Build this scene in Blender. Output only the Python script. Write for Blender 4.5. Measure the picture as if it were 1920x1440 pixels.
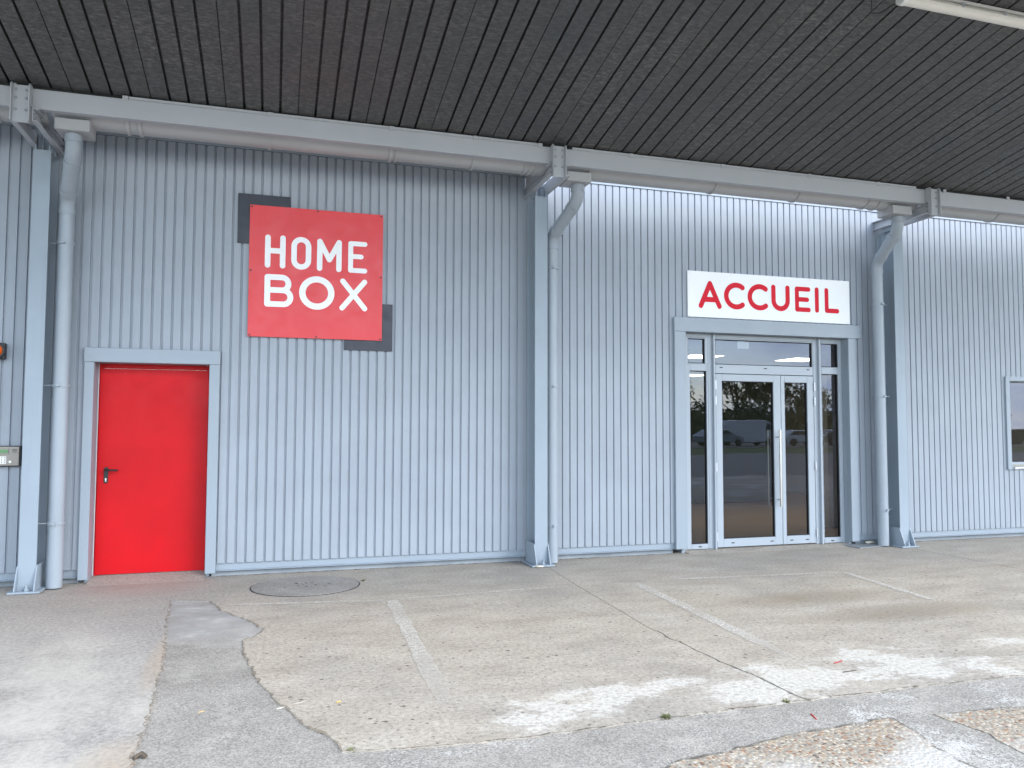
import bpy, bmesh, math, random
from mathutils import Vector, Matrix
random.seed(7)
for o in list(bpy.data.objects): bpy.data.objects.remove(o)
SC = bpy.context.scene
COL = SC.collection

# ------------------------------------------------------------------ camera
cam_d = bpy.data.cameras.new("camera")
cam = bpy.data.objects.new("camera", cam_d); COL.objects.link(cam); SC.camera = cam
YAW, PITCH, ROLL = 0.2951, 0.0554, 0.0026
cam_d.sensor_width = 36.0; cam_d.lens = 1460.7 / 1920 * 36
cam_d.clip_start = 0.05; cam_d.clip_end = 3000
fw = Vector((math.sin(YAW) * math.cos(PITCH), math.cos(YAW) * math.cos(PITCH), math.sin(PITCH)))
rt = Vector((math.cos(YAW), -math.sin(YAW), 0)); up = rt.cross(fw)
r2 = rt * math.cos(ROLL) + up * math.sin(ROLL); u2 = -rt * math.sin(ROLL) + up * math.cos(ROLL)
cam.matrix_world = Matrix(((r2.x, u2.x, -fw.x, 0), (r2.y, u2.y, -fw.y, -8.677), (r2.z, u2.z, -fw.z, 1.55), (0, 0, 0, 1)))

# ------------------------------------------------------------------ light
SUN_DIR = Vector((0.62, -0.62, 0.55)).normalized()      # towards the sun
EL = math.asin(SUN_DIR.z); AZ = math.atan2(SUN_DIR.x, SUN_DIR.y)
SC.view_settings.view_transform = 'Standard'; SC.view_settings.look = 'None'
SC.view_settings.gamma = 1.0; SC.view_settings.use_curve_mapping = False
SC.view_settings.exposure = 2.05
W = bpy.data.worlds.new("World"); SC.world = W; W.use_nodes = True
nt = W.node_tree; nt.nodes.clear()
out = nt.nodes.new('ShaderNodeOutputWorld'); bg = nt.nodes.new('ShaderNodeBackground')
sky = nt.nodes.new('ShaderNodeTexSky'); sky.sky_type = 'NISHITA'; sky.sun_disc = False
sky.sun_elevation = EL; sky.sun_rotation = AZ; sky.air_density = 1.0; sky.dust_density = 0.4
tc = nt.nodes.new('ShaderNodeTexCoord')
mp = nt.nodes.new('ShaderNodeMapping'); mp.inputs['Scale'].default_value = (1.6, 1.6, 4.2)
nz = nt.nodes.new('ShaderNodeTexNoise'); nz.inputs['Scale'].default_value = 2.1; nz.inputs['Detail'].default_value = 7
nz.inputs['Roughness'].default_value = 0.6
rp = nt.nodes.new('ShaderNodeValToRGB'); rp.color_ramp.elements[0].position = 0.38; rp.color_ramp.elements[1].position = 0.6
mx = nt.nodes.new('ShaderNodeMix'); mx.data_type = 'RGBA'
nt.links.new(tc.outputs['Generated'], mp.inputs['Vector']); nt.links.new(mp.outputs[0], nz.inputs['Vector'])
nt.links.new(nz.outputs['Fac'], rp.inputs['Fac']); nt.links.new(rp.outputs[0], mx.inputs['Factor'])
nt.links.new(sky.outputs[0], mx.inputs[6]); mx.inputs[7].default_value = (6.5, 7.15, 8.0, 1)   # pale cloud layer
nt.links.new(mx.outputs[2], bg.inputs['Color']); bg.inputs['Strength'].default_value = 0.142
nt.links.new(bg.outputs[0], out.inputs['Surface'])
sun_d = bpy.data.lights.new("sun", 'SUN'); sun_d.energy = 0.85; sun_d.angle = math.radians(34); sun_d.color = (1.0, 0.98, 0.955)
sun = bpy.data.objects.new("sun", sun_d); COL.objects.link(sun)
sun.rotation_euler = SUN_DIR.to_track_quat('Z', 'Y').to_euler(); sun.location = (20, -30, 30)

# ------------------------------------------------------------------ materials
def new_mat(name):
    m = bpy.data.materials.new(name); m.use_nodes = True
    n = m.node_tree.nodes; return m, n, m.node_tree.links, n['Principled BSDF']
def texc(n, l, scale=(1, 1, 1), rot=(0, 0, 0)):
    t = n.new('ShaderNodeNewGeometry'); p = n.new('ShaderNodeMapping')
    p.inputs['Scale'].default_value = scale; p.inputs['Rotation'].default_value = rot
    l.new(t.outputs['Position'], p.inputs['Vector']); return p.outputs[0]
def noise(n, l, v, s, d=4, r=0.55):
    q = n.new('ShaderNodeTexNoise'); q.inputs['Scale'].default_value = s; q.inputs['Detail'].default_value = d
    q.inputs['Roughness'].default_value = r; l.new(v, q.inputs['Vector']); return q.outputs['Fac']
def voro(n, l, v, s, feat='F1', outp='Distance'):
    q = n.new('ShaderNodeTexVoronoi'); q.inputs['Scale'].default_value = s; q.feature = feat; l.new(v, q.inputs['Vector'])
    return q.outputs[outp]
def ramp(n, l, f, stops):
    q = n.new('ShaderNodeValToRGB'); e = q.color_ramp.elements
    while len(e) > 1: e.remove(e[-1])
    for i, (p, c) in enumerate(stops):
        if i == 0: x = e[0]; x.position = p
        else: x = e.new(p)
        if not isinstance(c, tuple): c = (c, c, c)
        x.color = (*c[:3], 1)
    l.new(f, q.inputs['Fac']); return q.outputs['Color']
def mix(n, l, f, a, b, mode='MIX'):
    q = n.new('ShaderNodeMix'); q.data_type = 'RGBA'; q.blend_type = mode
    for i, x in ((0, f), (6, a), (7, b)):
        if isinstance(x, (int, float)): q.inputs[i].default_value = x
        elif isinstance(x, tuple): q.inputs[i].default_value = (*x[:3], 1)
        else: l.new(x, q.inputs[i])
    return q.outputs[2]
def math_(n, l, op, a, b=0.0, clamp=False):
    q = n.new('ShaderNodeMath'); q.operation = op; q.use_clamp = clamp
    for i, x in ((0, a), (1, b)):
        if isinstance(x, (int, float)): q.inputs[i].default_value = x
        else: l.new(x, q.inputs[i])
    return q.outputs[0]
def bump(n, l, h, st, dist=0.01):
    q = n.new('ShaderNodeBump'); q.inputs['Strength'].default_value = st; q.inputs['Distance'].default_value = dist
    l.new(h, q.inputs['Height']); return q.outputs[0]

def paint(name, col, rough=0.45, var=0.10, spec=0.4, metal=0.0, streak=True, wob=0.0):
    m, n, l, b = new_mat(name)
    v = texc(n, l)
    f1 = noise(n, l, v, 1.7, 5)
    c = mix(n, l, ramp(n, l, f1, [(0.3, 0.0), (0.7, 1.0)]), tuple(x * (1 - var) for x in col), tuple(min(1, x * (1 + var * .5)) for x in col))
    if streak:
        v2 = texc(n, l, (14, 14, 0.7)); f2 = noise(n, l, v2, 1.0, 6, 0.65)
        c = mix(n, l, ramp(n, l, f2, [(0.5, 0.0), (0.78, 0.32)]), c, tuple(x * 0.72 for x in col))
    l.new(c, b.inputs['Base Color'])
    f3 = noise(n, l, v, 9, 4)
    l.new(ramp(n, l, f3, [(0.3, rough - 0.08), (0.7, rough + 0.1)]), b.inputs['Roughness'])
    b.inputs['Metallic'].default_value = metal; b.inputs['Specular IOR Level'].default_value = spec
    if wob: l.new(bump(n, l, noise(n, l, texc(n, l, (1, 1, .35)), 2.2, 2), wob, 0.02), b.inputs['Normal'])
    return m
def flat(name, col, rough=0.5, metal=0.0, spec=0.5):
    m, n, l, b = new_mat(name)
    f = noise(n, l, texc(n, l), 12, 3)
    l.new(mix(n, l, f, tuple(x * .92 for x in col), tuple(min(1, x * 1.06) for x in col)), b.inputs['Base Color'])
    b.inputs['Roughness'].default_value = rough; b.inputs['Metallic'].default_value = metal
    b.inputs['Specular IOR Level'].default_value = spec; return m

M = {}
GREY = (0.296, 0.329, 0.374)
M['clad'] = paint('clad_paint', GREY, 0.5, 0.07, 0.45, wob=0.12)
M['steel'] = paint('steel_paint', (0.275, 0.325, 0.375), 0.5, 0.06, 0.4)
M['beam'] = paint('beam_paint', (0.40, 0.417, 0.447), 0.5, 0.05, 0.4, streak=False)
M['gutter'] = paint('gutter_paint', (0.365, 0.370, 0.378), 0.42, 0.06, 0.5, streak=False)
M['pipe'] = paint('pipe_paint', (0.29, 0.33, 0.372), 0.38, 0.06, 0.5)
M['trim'] = paint('trim_paint', (0.268, 0.312, 0.358), 0.42, 0.04, 0.5, streak=False, wob=0.08)
M['alu'] = paint('alu_frame_paint', (0.335, 0.375, 0.42), 0.4, 0.03, 0.5, streak=False)
M['plinth'] = paint('plinth_paint', (0.27, 0.295, 0.32), 0.7, 0.3, 0.2)
def m_door():
    m = paint('red_door_paint', (0.53, 0.003, 0.008), 0.42, 0.12, 0.2, streak=False, wob=0.10); n, l = m.node_tree.nodes, m.node_tree.links; b = n['Principled BSDF']
    src = b.inputs['Base Color'].links[0].from_socket
    sc = ramp(n, l, noise(n, l, texc(n, l, (6, 6, 2.2)), 7, 8, .75), [(.66, 0.0), (.74, .35)]); c = mix(n, l, sc, src, (0.50, 0.05, 0.05))
    gr = ramp(n, l, noise(n, l, texc(n, l, (3, 3, 3)), 3, 8, .7), [(.5, 0.0), (.75, .25)]); c = mix(n, l, gr, c, (0.36, 0.012, 0.014)); l.new(c, b.inputs['Base Color']); return m
M['red_door'] = m_door()
M['red_frame'] = paint('red_frame_paint', (0.53, 0.003, 0.008), 0.45, 0.08, 0.2, streak=False, wob=0.06)
M['red_sign'] = paint('red_sign_film', (0.66, 0.042, 0.050), 0.42, 0.03, 0.5, streak=False)
M['dark_sign'] = paint('dark_sign_film', (0.022, 0.026, 0.040), 0.42, 0.05, 0.5, streak=False)
M['white_sign'] = paint('white_sign_film', (0.80, 0.81, 0.82), 0.4, 0.02, 0.4, streak=False)
M['white_letter'] = flat('white_letter_film', (0.80, 0.80, 0.81), 0.4)
M['red_letter'] = flat('red_letter_film', (0.62, 0.012, 0.030), 0.5, 0.0, 0.15)
M['black'] = flat('black_plastic', (0.012, 0.012, 0.013), 0.4)
M['rubber'] = flat('rubber_seal', (0.015, 0.015, 0.017), 0.7)
M['stainless'] = flat('brushed_stainless', (0.62, 0.61, 0.59), 0.28, 1.0)
M['hinge'] = flat('hinge_metal', (0.6, 0.62, 0.65), 0.35, 0.6)
M['tube'] = flat('tube_diffuser', (0.74, 0.72, 0.66), 0.35)
M['white_plastic'] = flat('white_plastic', (0.75, 0.75, 0.73), 0.4)
M['sealant'] = flat('white_sealant', (0.7, 0.68, 0.68), 0.6)
M['bolt'] = flat('painted_bolt', (0.27, 0.30, 0.33), 0.45)

def m_roof():
    m, n, l, b = new_mat('galvanised_deck')
    v = texc(n, l, (1, 2.1, 2.1)); vs = voro(n, l, v, 30, 'F1', 'Color')
    sx = n.new('ShaderNodeSeparateColor'); l.new(vs, sx.inputs[0])
    f = noise(n, l, v, 16, 8, .78); f2 = noise(n, l, texc(n, l, (1, 2.8, 2.8)), 42, 3, .6)
    big = noise(n, l, texc(n, l), 0.9, 4)
    hgt = math_(n, l, 'ADD', math_(n, l, 'MULTIPLY', sx.outputs[0], .16), math_(n, l, 'MULTIPLY', f, .84))
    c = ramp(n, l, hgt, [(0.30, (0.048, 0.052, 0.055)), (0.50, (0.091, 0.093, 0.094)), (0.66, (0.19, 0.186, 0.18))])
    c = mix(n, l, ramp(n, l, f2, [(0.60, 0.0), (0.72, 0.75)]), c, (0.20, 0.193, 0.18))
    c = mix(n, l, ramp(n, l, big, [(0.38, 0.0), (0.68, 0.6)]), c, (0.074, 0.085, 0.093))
    # sheet to sheet tone
    oi = n.new('ShaderNodeObjectInfo')
    c = mix(n, l, math_(n, l, 'MULTIPLY', oi.outputs['Random'], 0.3), c, (0.085, 0.075, 0.068))
    # pale scuffs
    sc = noise(n, l, texc(n, l, (9, 3, 9)), 5, 3)
    c = mix(n, l, ramp(n, l, sc, [(0.74, 0.0), (0.8, 0.45)]), c, (0.28, 0.27, 0.25))
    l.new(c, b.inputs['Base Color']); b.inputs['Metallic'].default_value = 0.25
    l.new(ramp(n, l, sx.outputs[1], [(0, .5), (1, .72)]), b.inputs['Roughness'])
    l.new(bump(n, l, f, 0.15, 0.004), b.inputs['Normal']); return m
M['roof'] = m_roof()

def m_concrete():
    m, n, l, b = new_mat('weathered_concrete')
    pos = texc(n, l); sep = n.new('ShaderNodeSeparateXYZ'); l.new(pos, sep.inputs[0]); X, Y = sep.outputs[0], sep.outputs[1]
    big = noise(n, l, pos, 0.55, 5); mid = noise(n, l, texc(n, l, (0.8, 1.6, 1)), 2.3, 6, .62); fine = noise(n, l, pos, 34, 6, .75)
    grit = noise(n, l, pos, 150, 2, .6)
    c = ramp(n, l, mid, [(0.25, (0.272, 0.236, 0.192)), (0.5, (0.352, 0.309, 0.254)), (0.75, (0.415, 0.368, 0.308))])
    # smoother bluish concrete on the left bay
    left = ramp(n, l, math_(n, l, 'ADD', X, math_(n, l, 'MULTIPLY', math_(n, l, 'SUBTRACT', mid, .5), .55)), [(0, 1.0), (1, 0.0)])
    mr = n.new('ShaderNodeMapRange'); mr.inputs[1].default_value = -0.75; mr.inputs[2].default_value = -0.35; mr.inputs[3].default_value = 1; mr.inputs[4].default_value = 0
    l.new(math_(n, l, 'ADD', X, math_(n, l, 'MULTIPLY', math_(n, l, 'SUBTRACT', mid, .5), .5)), mr.inputs[0])
    ln = noise(n, l, texc(n, l, (1.5, 1, 1)), 1.35, 10, .68)
    lc = ramp(n, l, ln, [(0.28, (0.275, 0.256, 0.232)), (0.5, (0.322, 0.300, 0.272)), (0.72, (0.385, 0.358, 0.322))])
    c = mix(n, l, mr.outputs[0], c, lc)
    ms = n.new('ShaderNodeMapRange'); ms.inputs[1].default_value = -1.25; ms.inputs[2].default_value = -0.7; ms.inputs[4].default_value = .8
    l.new(math_(n, l, 'ADD', X, math_(n, l, 'MULTIPLY', math_(n, l, 'SUBTRACT', ln, .5), 1.3)), ms.inputs[0])
    c = mix(n, l, math_(n, l, 'MULTIPLY', ms.outputs[0], mr.outputs[0]), c, ramp(n, l, fine, [(.35, (.20, .187, .172)), (.65, (.33, .31, .287))]))
    # grey smooth band close to the wall
    mw = n.new('ShaderNodeMapRange'); mw.inputs[1].default_value = -2.3; mw.inputs[2].default_value = -0.9
    l.new(math_(n, l, 'ADD', Y, math_(n, l, 'MULTIPLY', math_(n, l, 'SUBTRACT', big, .5), 1.6)), mw.inputs[0])
    c = mix(n, l, math_(n, l, 'MULTIPLY', mw.outputs[0], .75), c, ramp(n, l, mid, [(0.3, (0.278, 0.252, 0.218)), (0.7, (0.358, 0.328, 0.288))]))
    # blotches
    c = mix(n, l, ramp(n, l, big, [(0.52, 0.0), (0.72, 0.55)]), c, (0.235, 0.222, 0.205))
    c = mix(n, l, ramp(n, l, noise(n, l, pos, 1.25, 6, .7), [(0.56, 0.0), (0.70, 0.40)]), c, (0.42, 0.395, 0.355))
    # fine mottling and aggregate specks
    c = mix(n, l, 0.7, c, ramp(n, l, fine, [(0.3, 0.22), (0.5, 0.5), (0.7, 0.74)]), 'OVERLAY')
    c = mix(n, l, 0.45, c, ramp(n, l, grit, [(0.3, 0.25), (0.5, 0.5), (0.7, 0.75)]), 'OVERLAY')
    vd = voro(n, l, texc(n, l, (1, 1, 0)), 15); vc = voro(n, l, texc(n, l, (1, 1, 0)), 15, 'F1', 'Color')
    sc = n.new('ShaderNodeSeparateColor'); l.new(vc, sc.inputs[0])
    pit = math_(n, l, 'MULTIPLY', math_(n, l, 'LESS_THAN', vd, math_(n, l, 'MULTIPLY', sc.outputs[1], 0.22)), math_(n, l, 'GREATER_THAN', sc.outputs[0], 0.55))
    worn = math_(n, l, 'SUBTRACT', 1.0, math_(n, l, 'MAXIMUM', mw.outputs[0], mr.outputs[0]), True)
    pitm = math_(n, l, 'MULTIPLY', pit, worn)
    c = mix(n, l, math_(n, l, 'MULTIPLY', pitm, .75), c, (0.07, 0.062, 0.052))
    vd2 = voro(n, l, texc(n, l, (1, 1, 0)), 60); vc2 = voro(n, l, texc(n, l, (1, 1, 0)), 60, 'F1', 'Color')
    s2 = n.new('ShaderNodeSeparateColor'); l.new(vc2, s2.inputs[0])
    agg = math_(n, l, 'MULTIPLY', math_(n, l, 'LESS_THAN', vd2, 0.32), math_(n, l, 'GREATER_THAN', s2.outputs[0], 0.6))
    c = mix(n, l, math_(n, l, 'MULTIPLY', math_(n, l, 'MULTIPLY', agg, worn), .42), c, mix(n, l, s2.outputs[1], (0.20, 0.165, 0.13), (0.48, 0.42, 0.35)))
    v3 = voro(n, l, texc(n, l, (1, 1, 0)), 34); v3c = voro(n, l, texc(n, l, (1, 1, 0)), 34, 'F1', 'Color'); s3 = n.new('ShaderNodeSeparateColor'); l.new(v3c, s3.inputs[0])
    pk = math_(n, l, 'MULTIPLY', math_(n, l, 'LESS_THAN', v3, math_(n, l, 'MULTIPLY', s3.outputs[2], .30)), math_(n, l, 'GREATER_THAN', s3.outputs[0], .45))
    c = mix(n, l, math_(n, l, 'MULTIPLY', math_(n, l, 'MULTIPLY', pk, worn), .6), c, (0.13, 0.11, 0.09))
    # oil-brown tyre marks in the right-hand bay
    def blob(cx, cy, rx, ry):
        dx = math_(n, l, 'DIVIDE', math_(n, l, 'SUBTRACT', X, cx), rx); dy = math_(n, l, 'DIVIDE', math_(n, l, 'SUBTRACT', Y, cy), ry)
        d = math_(n, l, 'ADD', math_(n, l, 'MULTIPLY', dx, dx), math_(n, l, 'MULTIPLY', dy, dy))
        return math_(n, l, 'SUBTRACT', 1.0, d, True)
    br = math_(n, l, 'ADD', blob(4.7, -2.55, 1.0, .32), blob(5.1, -3.25, 1.2, .3), True)
    c = mix(n, l, math_(n, l, 'MULTIPLY', math_(n, l, 'MULTIPLY', br, .75), ramp(n, l, mid, [(.3, .25), (.65, 1.)])), c, (0.19, 0.15, 0.10))
    # reddish bloom in front of the red door
    c = mix(n, l, math_(n, l, 'MULTIPLY', blob(-1.15, -.35, .7, .55), .35), c, (0.38, 0.25, 0.215))
    # pale pad left foreground
    pale = math_(n, l, 'ADD', blob(-1.6, -3.4, 1.3, 1.5), blob(-0.9, -4.4, .6, .9), True)
    c = mix(n, l, math_(n, l, 'MULTIPLY', pale, ramp(n, l, ln, [(.36, .0), (.64, .8)])), c, (0.49, 0.455, 0.395))
    edge = math_(n, l, 'MULTIPLY', math_(n, l, 'ADD', blob(-.68, -4.7, .22, .45), blob(-.70, -2.9, .10, .8), True), ramp(n, l, fine, [(.35, .2), (.6, .9)]))
    c = mix(n, l, math_(n, l, 'MULTIPLY', edge, .7), c, (0.40, 0.305, 0.215))
    # lime bloom along the drip line
    ey = ramp(n, l, math_(n, l, 'MULTIPLY', math_(n, l, 'ADD', Y, 4.9), 0.6), [(0.0, 0.17), (0.16, 0.235), (0.40, 0.24), (0.58, 0.14), (0.82, 0.0)])
    xr = ramp(n, l, math_(n, l, 'MULTIPLY', math_(n, l, 'ADD', X, 1.0), 0.1), [(0.0, 0.0), (0.11, 0.02), (0.22, 0.20), (0.40, 0.24), (0.6, 0.22)])
    en = noise(n, l, texc(n, l, (0.8, 1.25, 1)), 1.5, 11, .70)
    e = math_(n, l, 'ADD', math_(n, l, 'ADD', ey, xr), en)
    em = ramp(n, l, e, [(0.93, 0.0), (1.0, 0.45), (1.10, 0.85)])
    em = math_(n, l, 'MULTIPLY', em, ramp(n, l, fine, [(0.34, .15), (.58, 1.0)]))
    em = math_(n, l, 'MULTIPLY', em, math_(n, l, 'SUBTRACT', 1.0, mr.outputs[0], True))
    c = mix(n, l, em, c, (0.56, 0.53, 0.475))
    l.new(c, b.inputs['Base Color']); b.inputs['Roughness'].default_value = 0.88; b.inputs['Specular IOR Level'].default_value = 0.25
    h = math_(n, l, 'SUBTRACT', math_(n, l, 'ADD', math_(n, l, 'MULTIPLY', fine, .5), math_(n, l, 'MULTIPLY', grit, .25)), math_(n, l, 'MULTIPLY', pitm, .6))
    l.new(bump(n, l, h, 0.45, 0.006), b.inputs['Normal']); return m
M['concrete'] = m_concrete()

def m_asphalt(name, base, bloom):
    m, n, l, b = new_mat(name); pos = texc(n, l)
    g = noise(n, l, pos, 95, 3, .7); mid = noise(n, l, pos, 2.2, 6, .65); big = noise(n, l, pos, .8, 4)
    c = ramp(n, l, mid, [(0.3, tuple(x * .8 for x in base)), (0.7, tuple(x * 1.2 for x in base))])
    c = mix(n, l, 0.62, c, ramp(n, l, g, [(0.36, 0.22), (0.5, 0.5), (0.64, 0.80)]), 'OVERLAY')
    e = math_(n, l, 'ADD', noise(n, l, pos, 1.5, 7, .65), math_(n, l, 'MULTIPLY', math_(n, l, 'SUBTRACT', g, .5), .5))
    sp = n.new('ShaderNodeSeparateXYZ'); l.new(pos, sp.inputs[0])
    if name == 'grey_asphalt_patch':
        e = math_(n, l, 'SUBTRACT', e, ramp(n, l, math_(n, l, 'MULTIPLY', math_(n, l, 'ADD', sp.outputs[0], 1.0), .33), [(.2, .13), (.75, 0.0)]))
    c = mix(n, l, ramp(n, l, e, [(bloom, 0.0), (bloom + .1, 0.8)]), c, (0.55, 0.53, 0.495))
    if name == 'grey_asphalt_patch':
        up = n.new('ShaderNodeMapRange'); up.inputs[1].default_value = -2.75; up.inputs[2].default_value = -2.2
        l.new(math_(n, l, 'ADD', sp.outputs[1], math_(n, l, 'MULTIPLY', math_(n, l, 'SUBTRACT', mid, .5), 1.2)), up.inputs[0])
        sm = ramp(n, l, noise(n, l, texc(n, l, (1, 1.4, 1)), 3.2, 7, .65), [(.35, (.26, .245, .225)), (.55, (.315, .305, .292)), (.68, (.43, .415, .39))])
        c = mix(n, l, up.outputs[0], c, sm)
        du = ramp(n, l, math_(n, l, 'ADD', noise(n, l, pos, 2.6, 9, .7), math_(n, l, 'MULTIPLY', math_(n, l, 'SUBTRACT', g, .5), .35)), [(.52, 0.0), (.66, .65)])
        c = mix(n, l, du, c, (.40, .37, .325))
    l.new(c, b.inputs['Base Color']); b.inputs['Roughness'].default_value = 0.9; b.inputs['Specular IOR Level'].default_value = 0.25
    l.new(bump(n, l, g, 0.8, 0.006), b.inputs['Normal']); return m
M['patch'] = m_asphalt('grey_asphalt_patch', (0.275, 0.254, 0.226), 0.55)
M['yard'] = m_asphalt('yard_asphalt', (0.17, 0.152, 0.137), 0.8)
def m_aggregate():
    m, n, l, b = new_mat('exposed_aggregate'); v = texc(n, l, (1, 1, 0)); pos = texc(n, l)
    d = voro(n, l, v, 50); vc = voro(n, l, v, 50, 'F1', 'Color'); s = n.new('ShaderNodeSeparateColor'); l.new(vc, s.inputs[0])
    st = ramp(n, l, s.outputs[0], [(0, (0.08, 0.06, 0.05)), (0.16, (0.27, 0.135, 0.07)), (0.35, (0.30, 0.23, 0.16)), (0.6, (0.38, 0.31, 0.225)), (0.85, (0.46, 0.42, 0.35)), (1, (0.13, 0.11, 0.095))])
    c = mix(n, l, ramp(n, l, d, [(0.42, 0.0), (0.62, 1.0)]), st, (0.26, 0.225, 0.18))
    e = noise(n, l, pos, 1.1, 6, .6)
    c = mix(n, l, ramp(n, l, e, [(0.53, 0.0), (0.62, 0.75)]), c, (0.47, 0.455, 0.42))
    l.new(c, b.inputs['Base Color']); b.inputs['Roughness'].default_value = 0.85
    l.new(bump(n, l, math_(n, l, 'SUBTRACT', 1.0, d), 0.6, 0.008), b.inputs['Normal']); return m
M['aggregate'] = m_aggregate()
def m_line():
    m, n, l, b = new_mat('worn_white_paint'); pos = texc(n, l)
    f = noise(n, l, pos, 26, 5, .75); g = noise(n, l, pos, 2.2, 3)
    a = ramp(n, l, math_(n, l, 'ADD', math_(n, l, 'MULTIPLY', f, .75), math_(n, l, 'MULTIPLY', g, .5)), [(0.36, 0.08), (0.64, 0.80)])
    sp = n.new('ShaderNodeSeparateXYZ'); l.new(pos, sp.inputs[0]); fy = n.new('ShaderNodeMapRange'); fy.inputs[1].default_value = -4.35; fy.inputs[2].default_value = -3.3; fy.inputs[3].default_value = .22; l.new(sp.outputs[1], fy.inputs[0])
    hole = ramp(n, l, noise(n, l, pos, 60, 3, .7), [(.38, .35), (.55, 1.0)]); a = math_(n, l, 'MULTIPLY', math_(n, l, 'MULTIPLY', a, fy.outputs[0]), hole)
    b.inputs['Base Color'].default_value = (0.56, 0.525, 0.465, 1); b.inputs['Roughness'].default_value = 0.8
    l.new(a, b.inputs['Alpha']); return m
M['line'] = m_line()
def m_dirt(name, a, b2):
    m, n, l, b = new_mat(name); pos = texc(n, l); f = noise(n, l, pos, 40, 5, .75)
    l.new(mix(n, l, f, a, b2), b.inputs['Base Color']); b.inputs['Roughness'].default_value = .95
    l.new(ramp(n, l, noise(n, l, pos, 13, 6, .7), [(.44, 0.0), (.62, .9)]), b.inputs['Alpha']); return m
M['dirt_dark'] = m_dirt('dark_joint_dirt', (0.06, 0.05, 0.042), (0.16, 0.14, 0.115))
M['dirt_tan'] = m_dirt('tan_joint_dirt', (0.15, 0.12, 0.09), (0.34, 0.27, 0.19))
def m_glass():
    m, n, l, b = new_mat('coated_glass'); n.remove(b); o = n['Material Output']
    t = n.new('ShaderNodeBsdfTransparent'); t.inputs[0].default_value = (0.60, 0.64, 0.60, 1)
    g = n.new('ShaderNodeBsdfGlossy'); g.inputs['Roughness'].default_value = 0.004; g.inputs[0].default_value = (0.68, 0.77, 1, 1)
    f = n.new('ShaderNodeFresnel'); f.inputs['IOR'].default_value = 1.80
    x = n.new('ShaderNodeMixShader'); l.new(f.outputs[0], x.inputs[0]); l.new(t.outputs[0], x.inputs[1]); l.new(g.outputs[0], x.inputs[2])
    v = noise(n, l, texc(n, l), 1.3, 2); l.new(bump(n, l, v, 0.05, 0.02), g.inputs['Normal'])
    l.new(x.outputs[0], o.inputs['Surface']); return m
M['glass'] = m_glass()
def m_emit(name, col, s):
    m, n, l, b = new_mat(name); b.inputs['Emission Color'].default_value = (*col, 1); b.inputs['Emission Strength'].default_value = s
    b.inputs['Base Color'].default_value = (.8, .8, .8, 1); return m
M['lamp'] = m_emit('lit_panel', (1.0, 0.96, 0.90), 3.2)
M['int_wall'] = flat('interior_wall_paint', (0.34, 0.325, 0.27), 0.8)
M['int_ceil'] = flat('interior_ceiling_tile', (0.25, 0.29, 0.42), 0.85)
M['int_floor'] = flat('interior_floor', (0.40, 0.25, 0.12), 0.6)
M['int_dark'] = flat('interior_dark_panel', (0.045, 0.06, 0.05), 0.6)
M['lcd'] = flat('green_display', (0.10, 0.24, 0.10), 0.3)
M['pewter'] = flat('pewter_metal', (0.26, 0.235, 0.21), 0.4, 0.4)
M['lens'] = flat('orange_lens', (0.75, 0.12, 0.01), 0.2)
M['manhole'] = m_asphalt('manhole_concrete', (0.255, 0.240, 0.222), 0.75)
M['checker'] = flat('galvanised_plate', (0.26, 0.28, 0.30), 0.5, 0.4)
M['stone'] = flat('pale_stone', (0.55, 0.5, 0.42), 0.8)
M['leafg'] = flat('leaf_green', (0.14, 0.15, 0.06), 0.7)
M['leafd'] = flat('leaf_dark', (0.12, 0.128, 0.055), 0.7)
M['bark'] = flat('bark', (0.09, 0.07, 0.05), 0.9)
M['grass'] = paint('verge_grass', (0.10, 0.115, 0.045), 0.9, 0.35, 0.1, streak=False)
M['car_white'] = flat('white_car_paint', (0.45, 0.46, 0.47), 0.25)
M['car_grey'] = flat('grey_car_paint', (0.16, 0.18, 0.20), 0.25)
M['car_dark'] = flat('dark_car_paint', (0.03, 0.035, 0.045), 0.25)
M['car_red'] = flat('red_car_paint', (0.35, 0.03, 0.02), 0.25)
M['car_glass'] = flat('car_window', (0.02, 0.025, 0.03), 0.08)
M['tyre'] = flat('tyre_rubber', (0.02, 0.02, 0.02), 0.8)
M['butt'] = flat('tan_paper', (0.55, 0.36, 0.12), 0.8)
M['shred'] = flat('red_plastic_shred', (0.35, 0.03, 0.03), 0.5)

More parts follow.
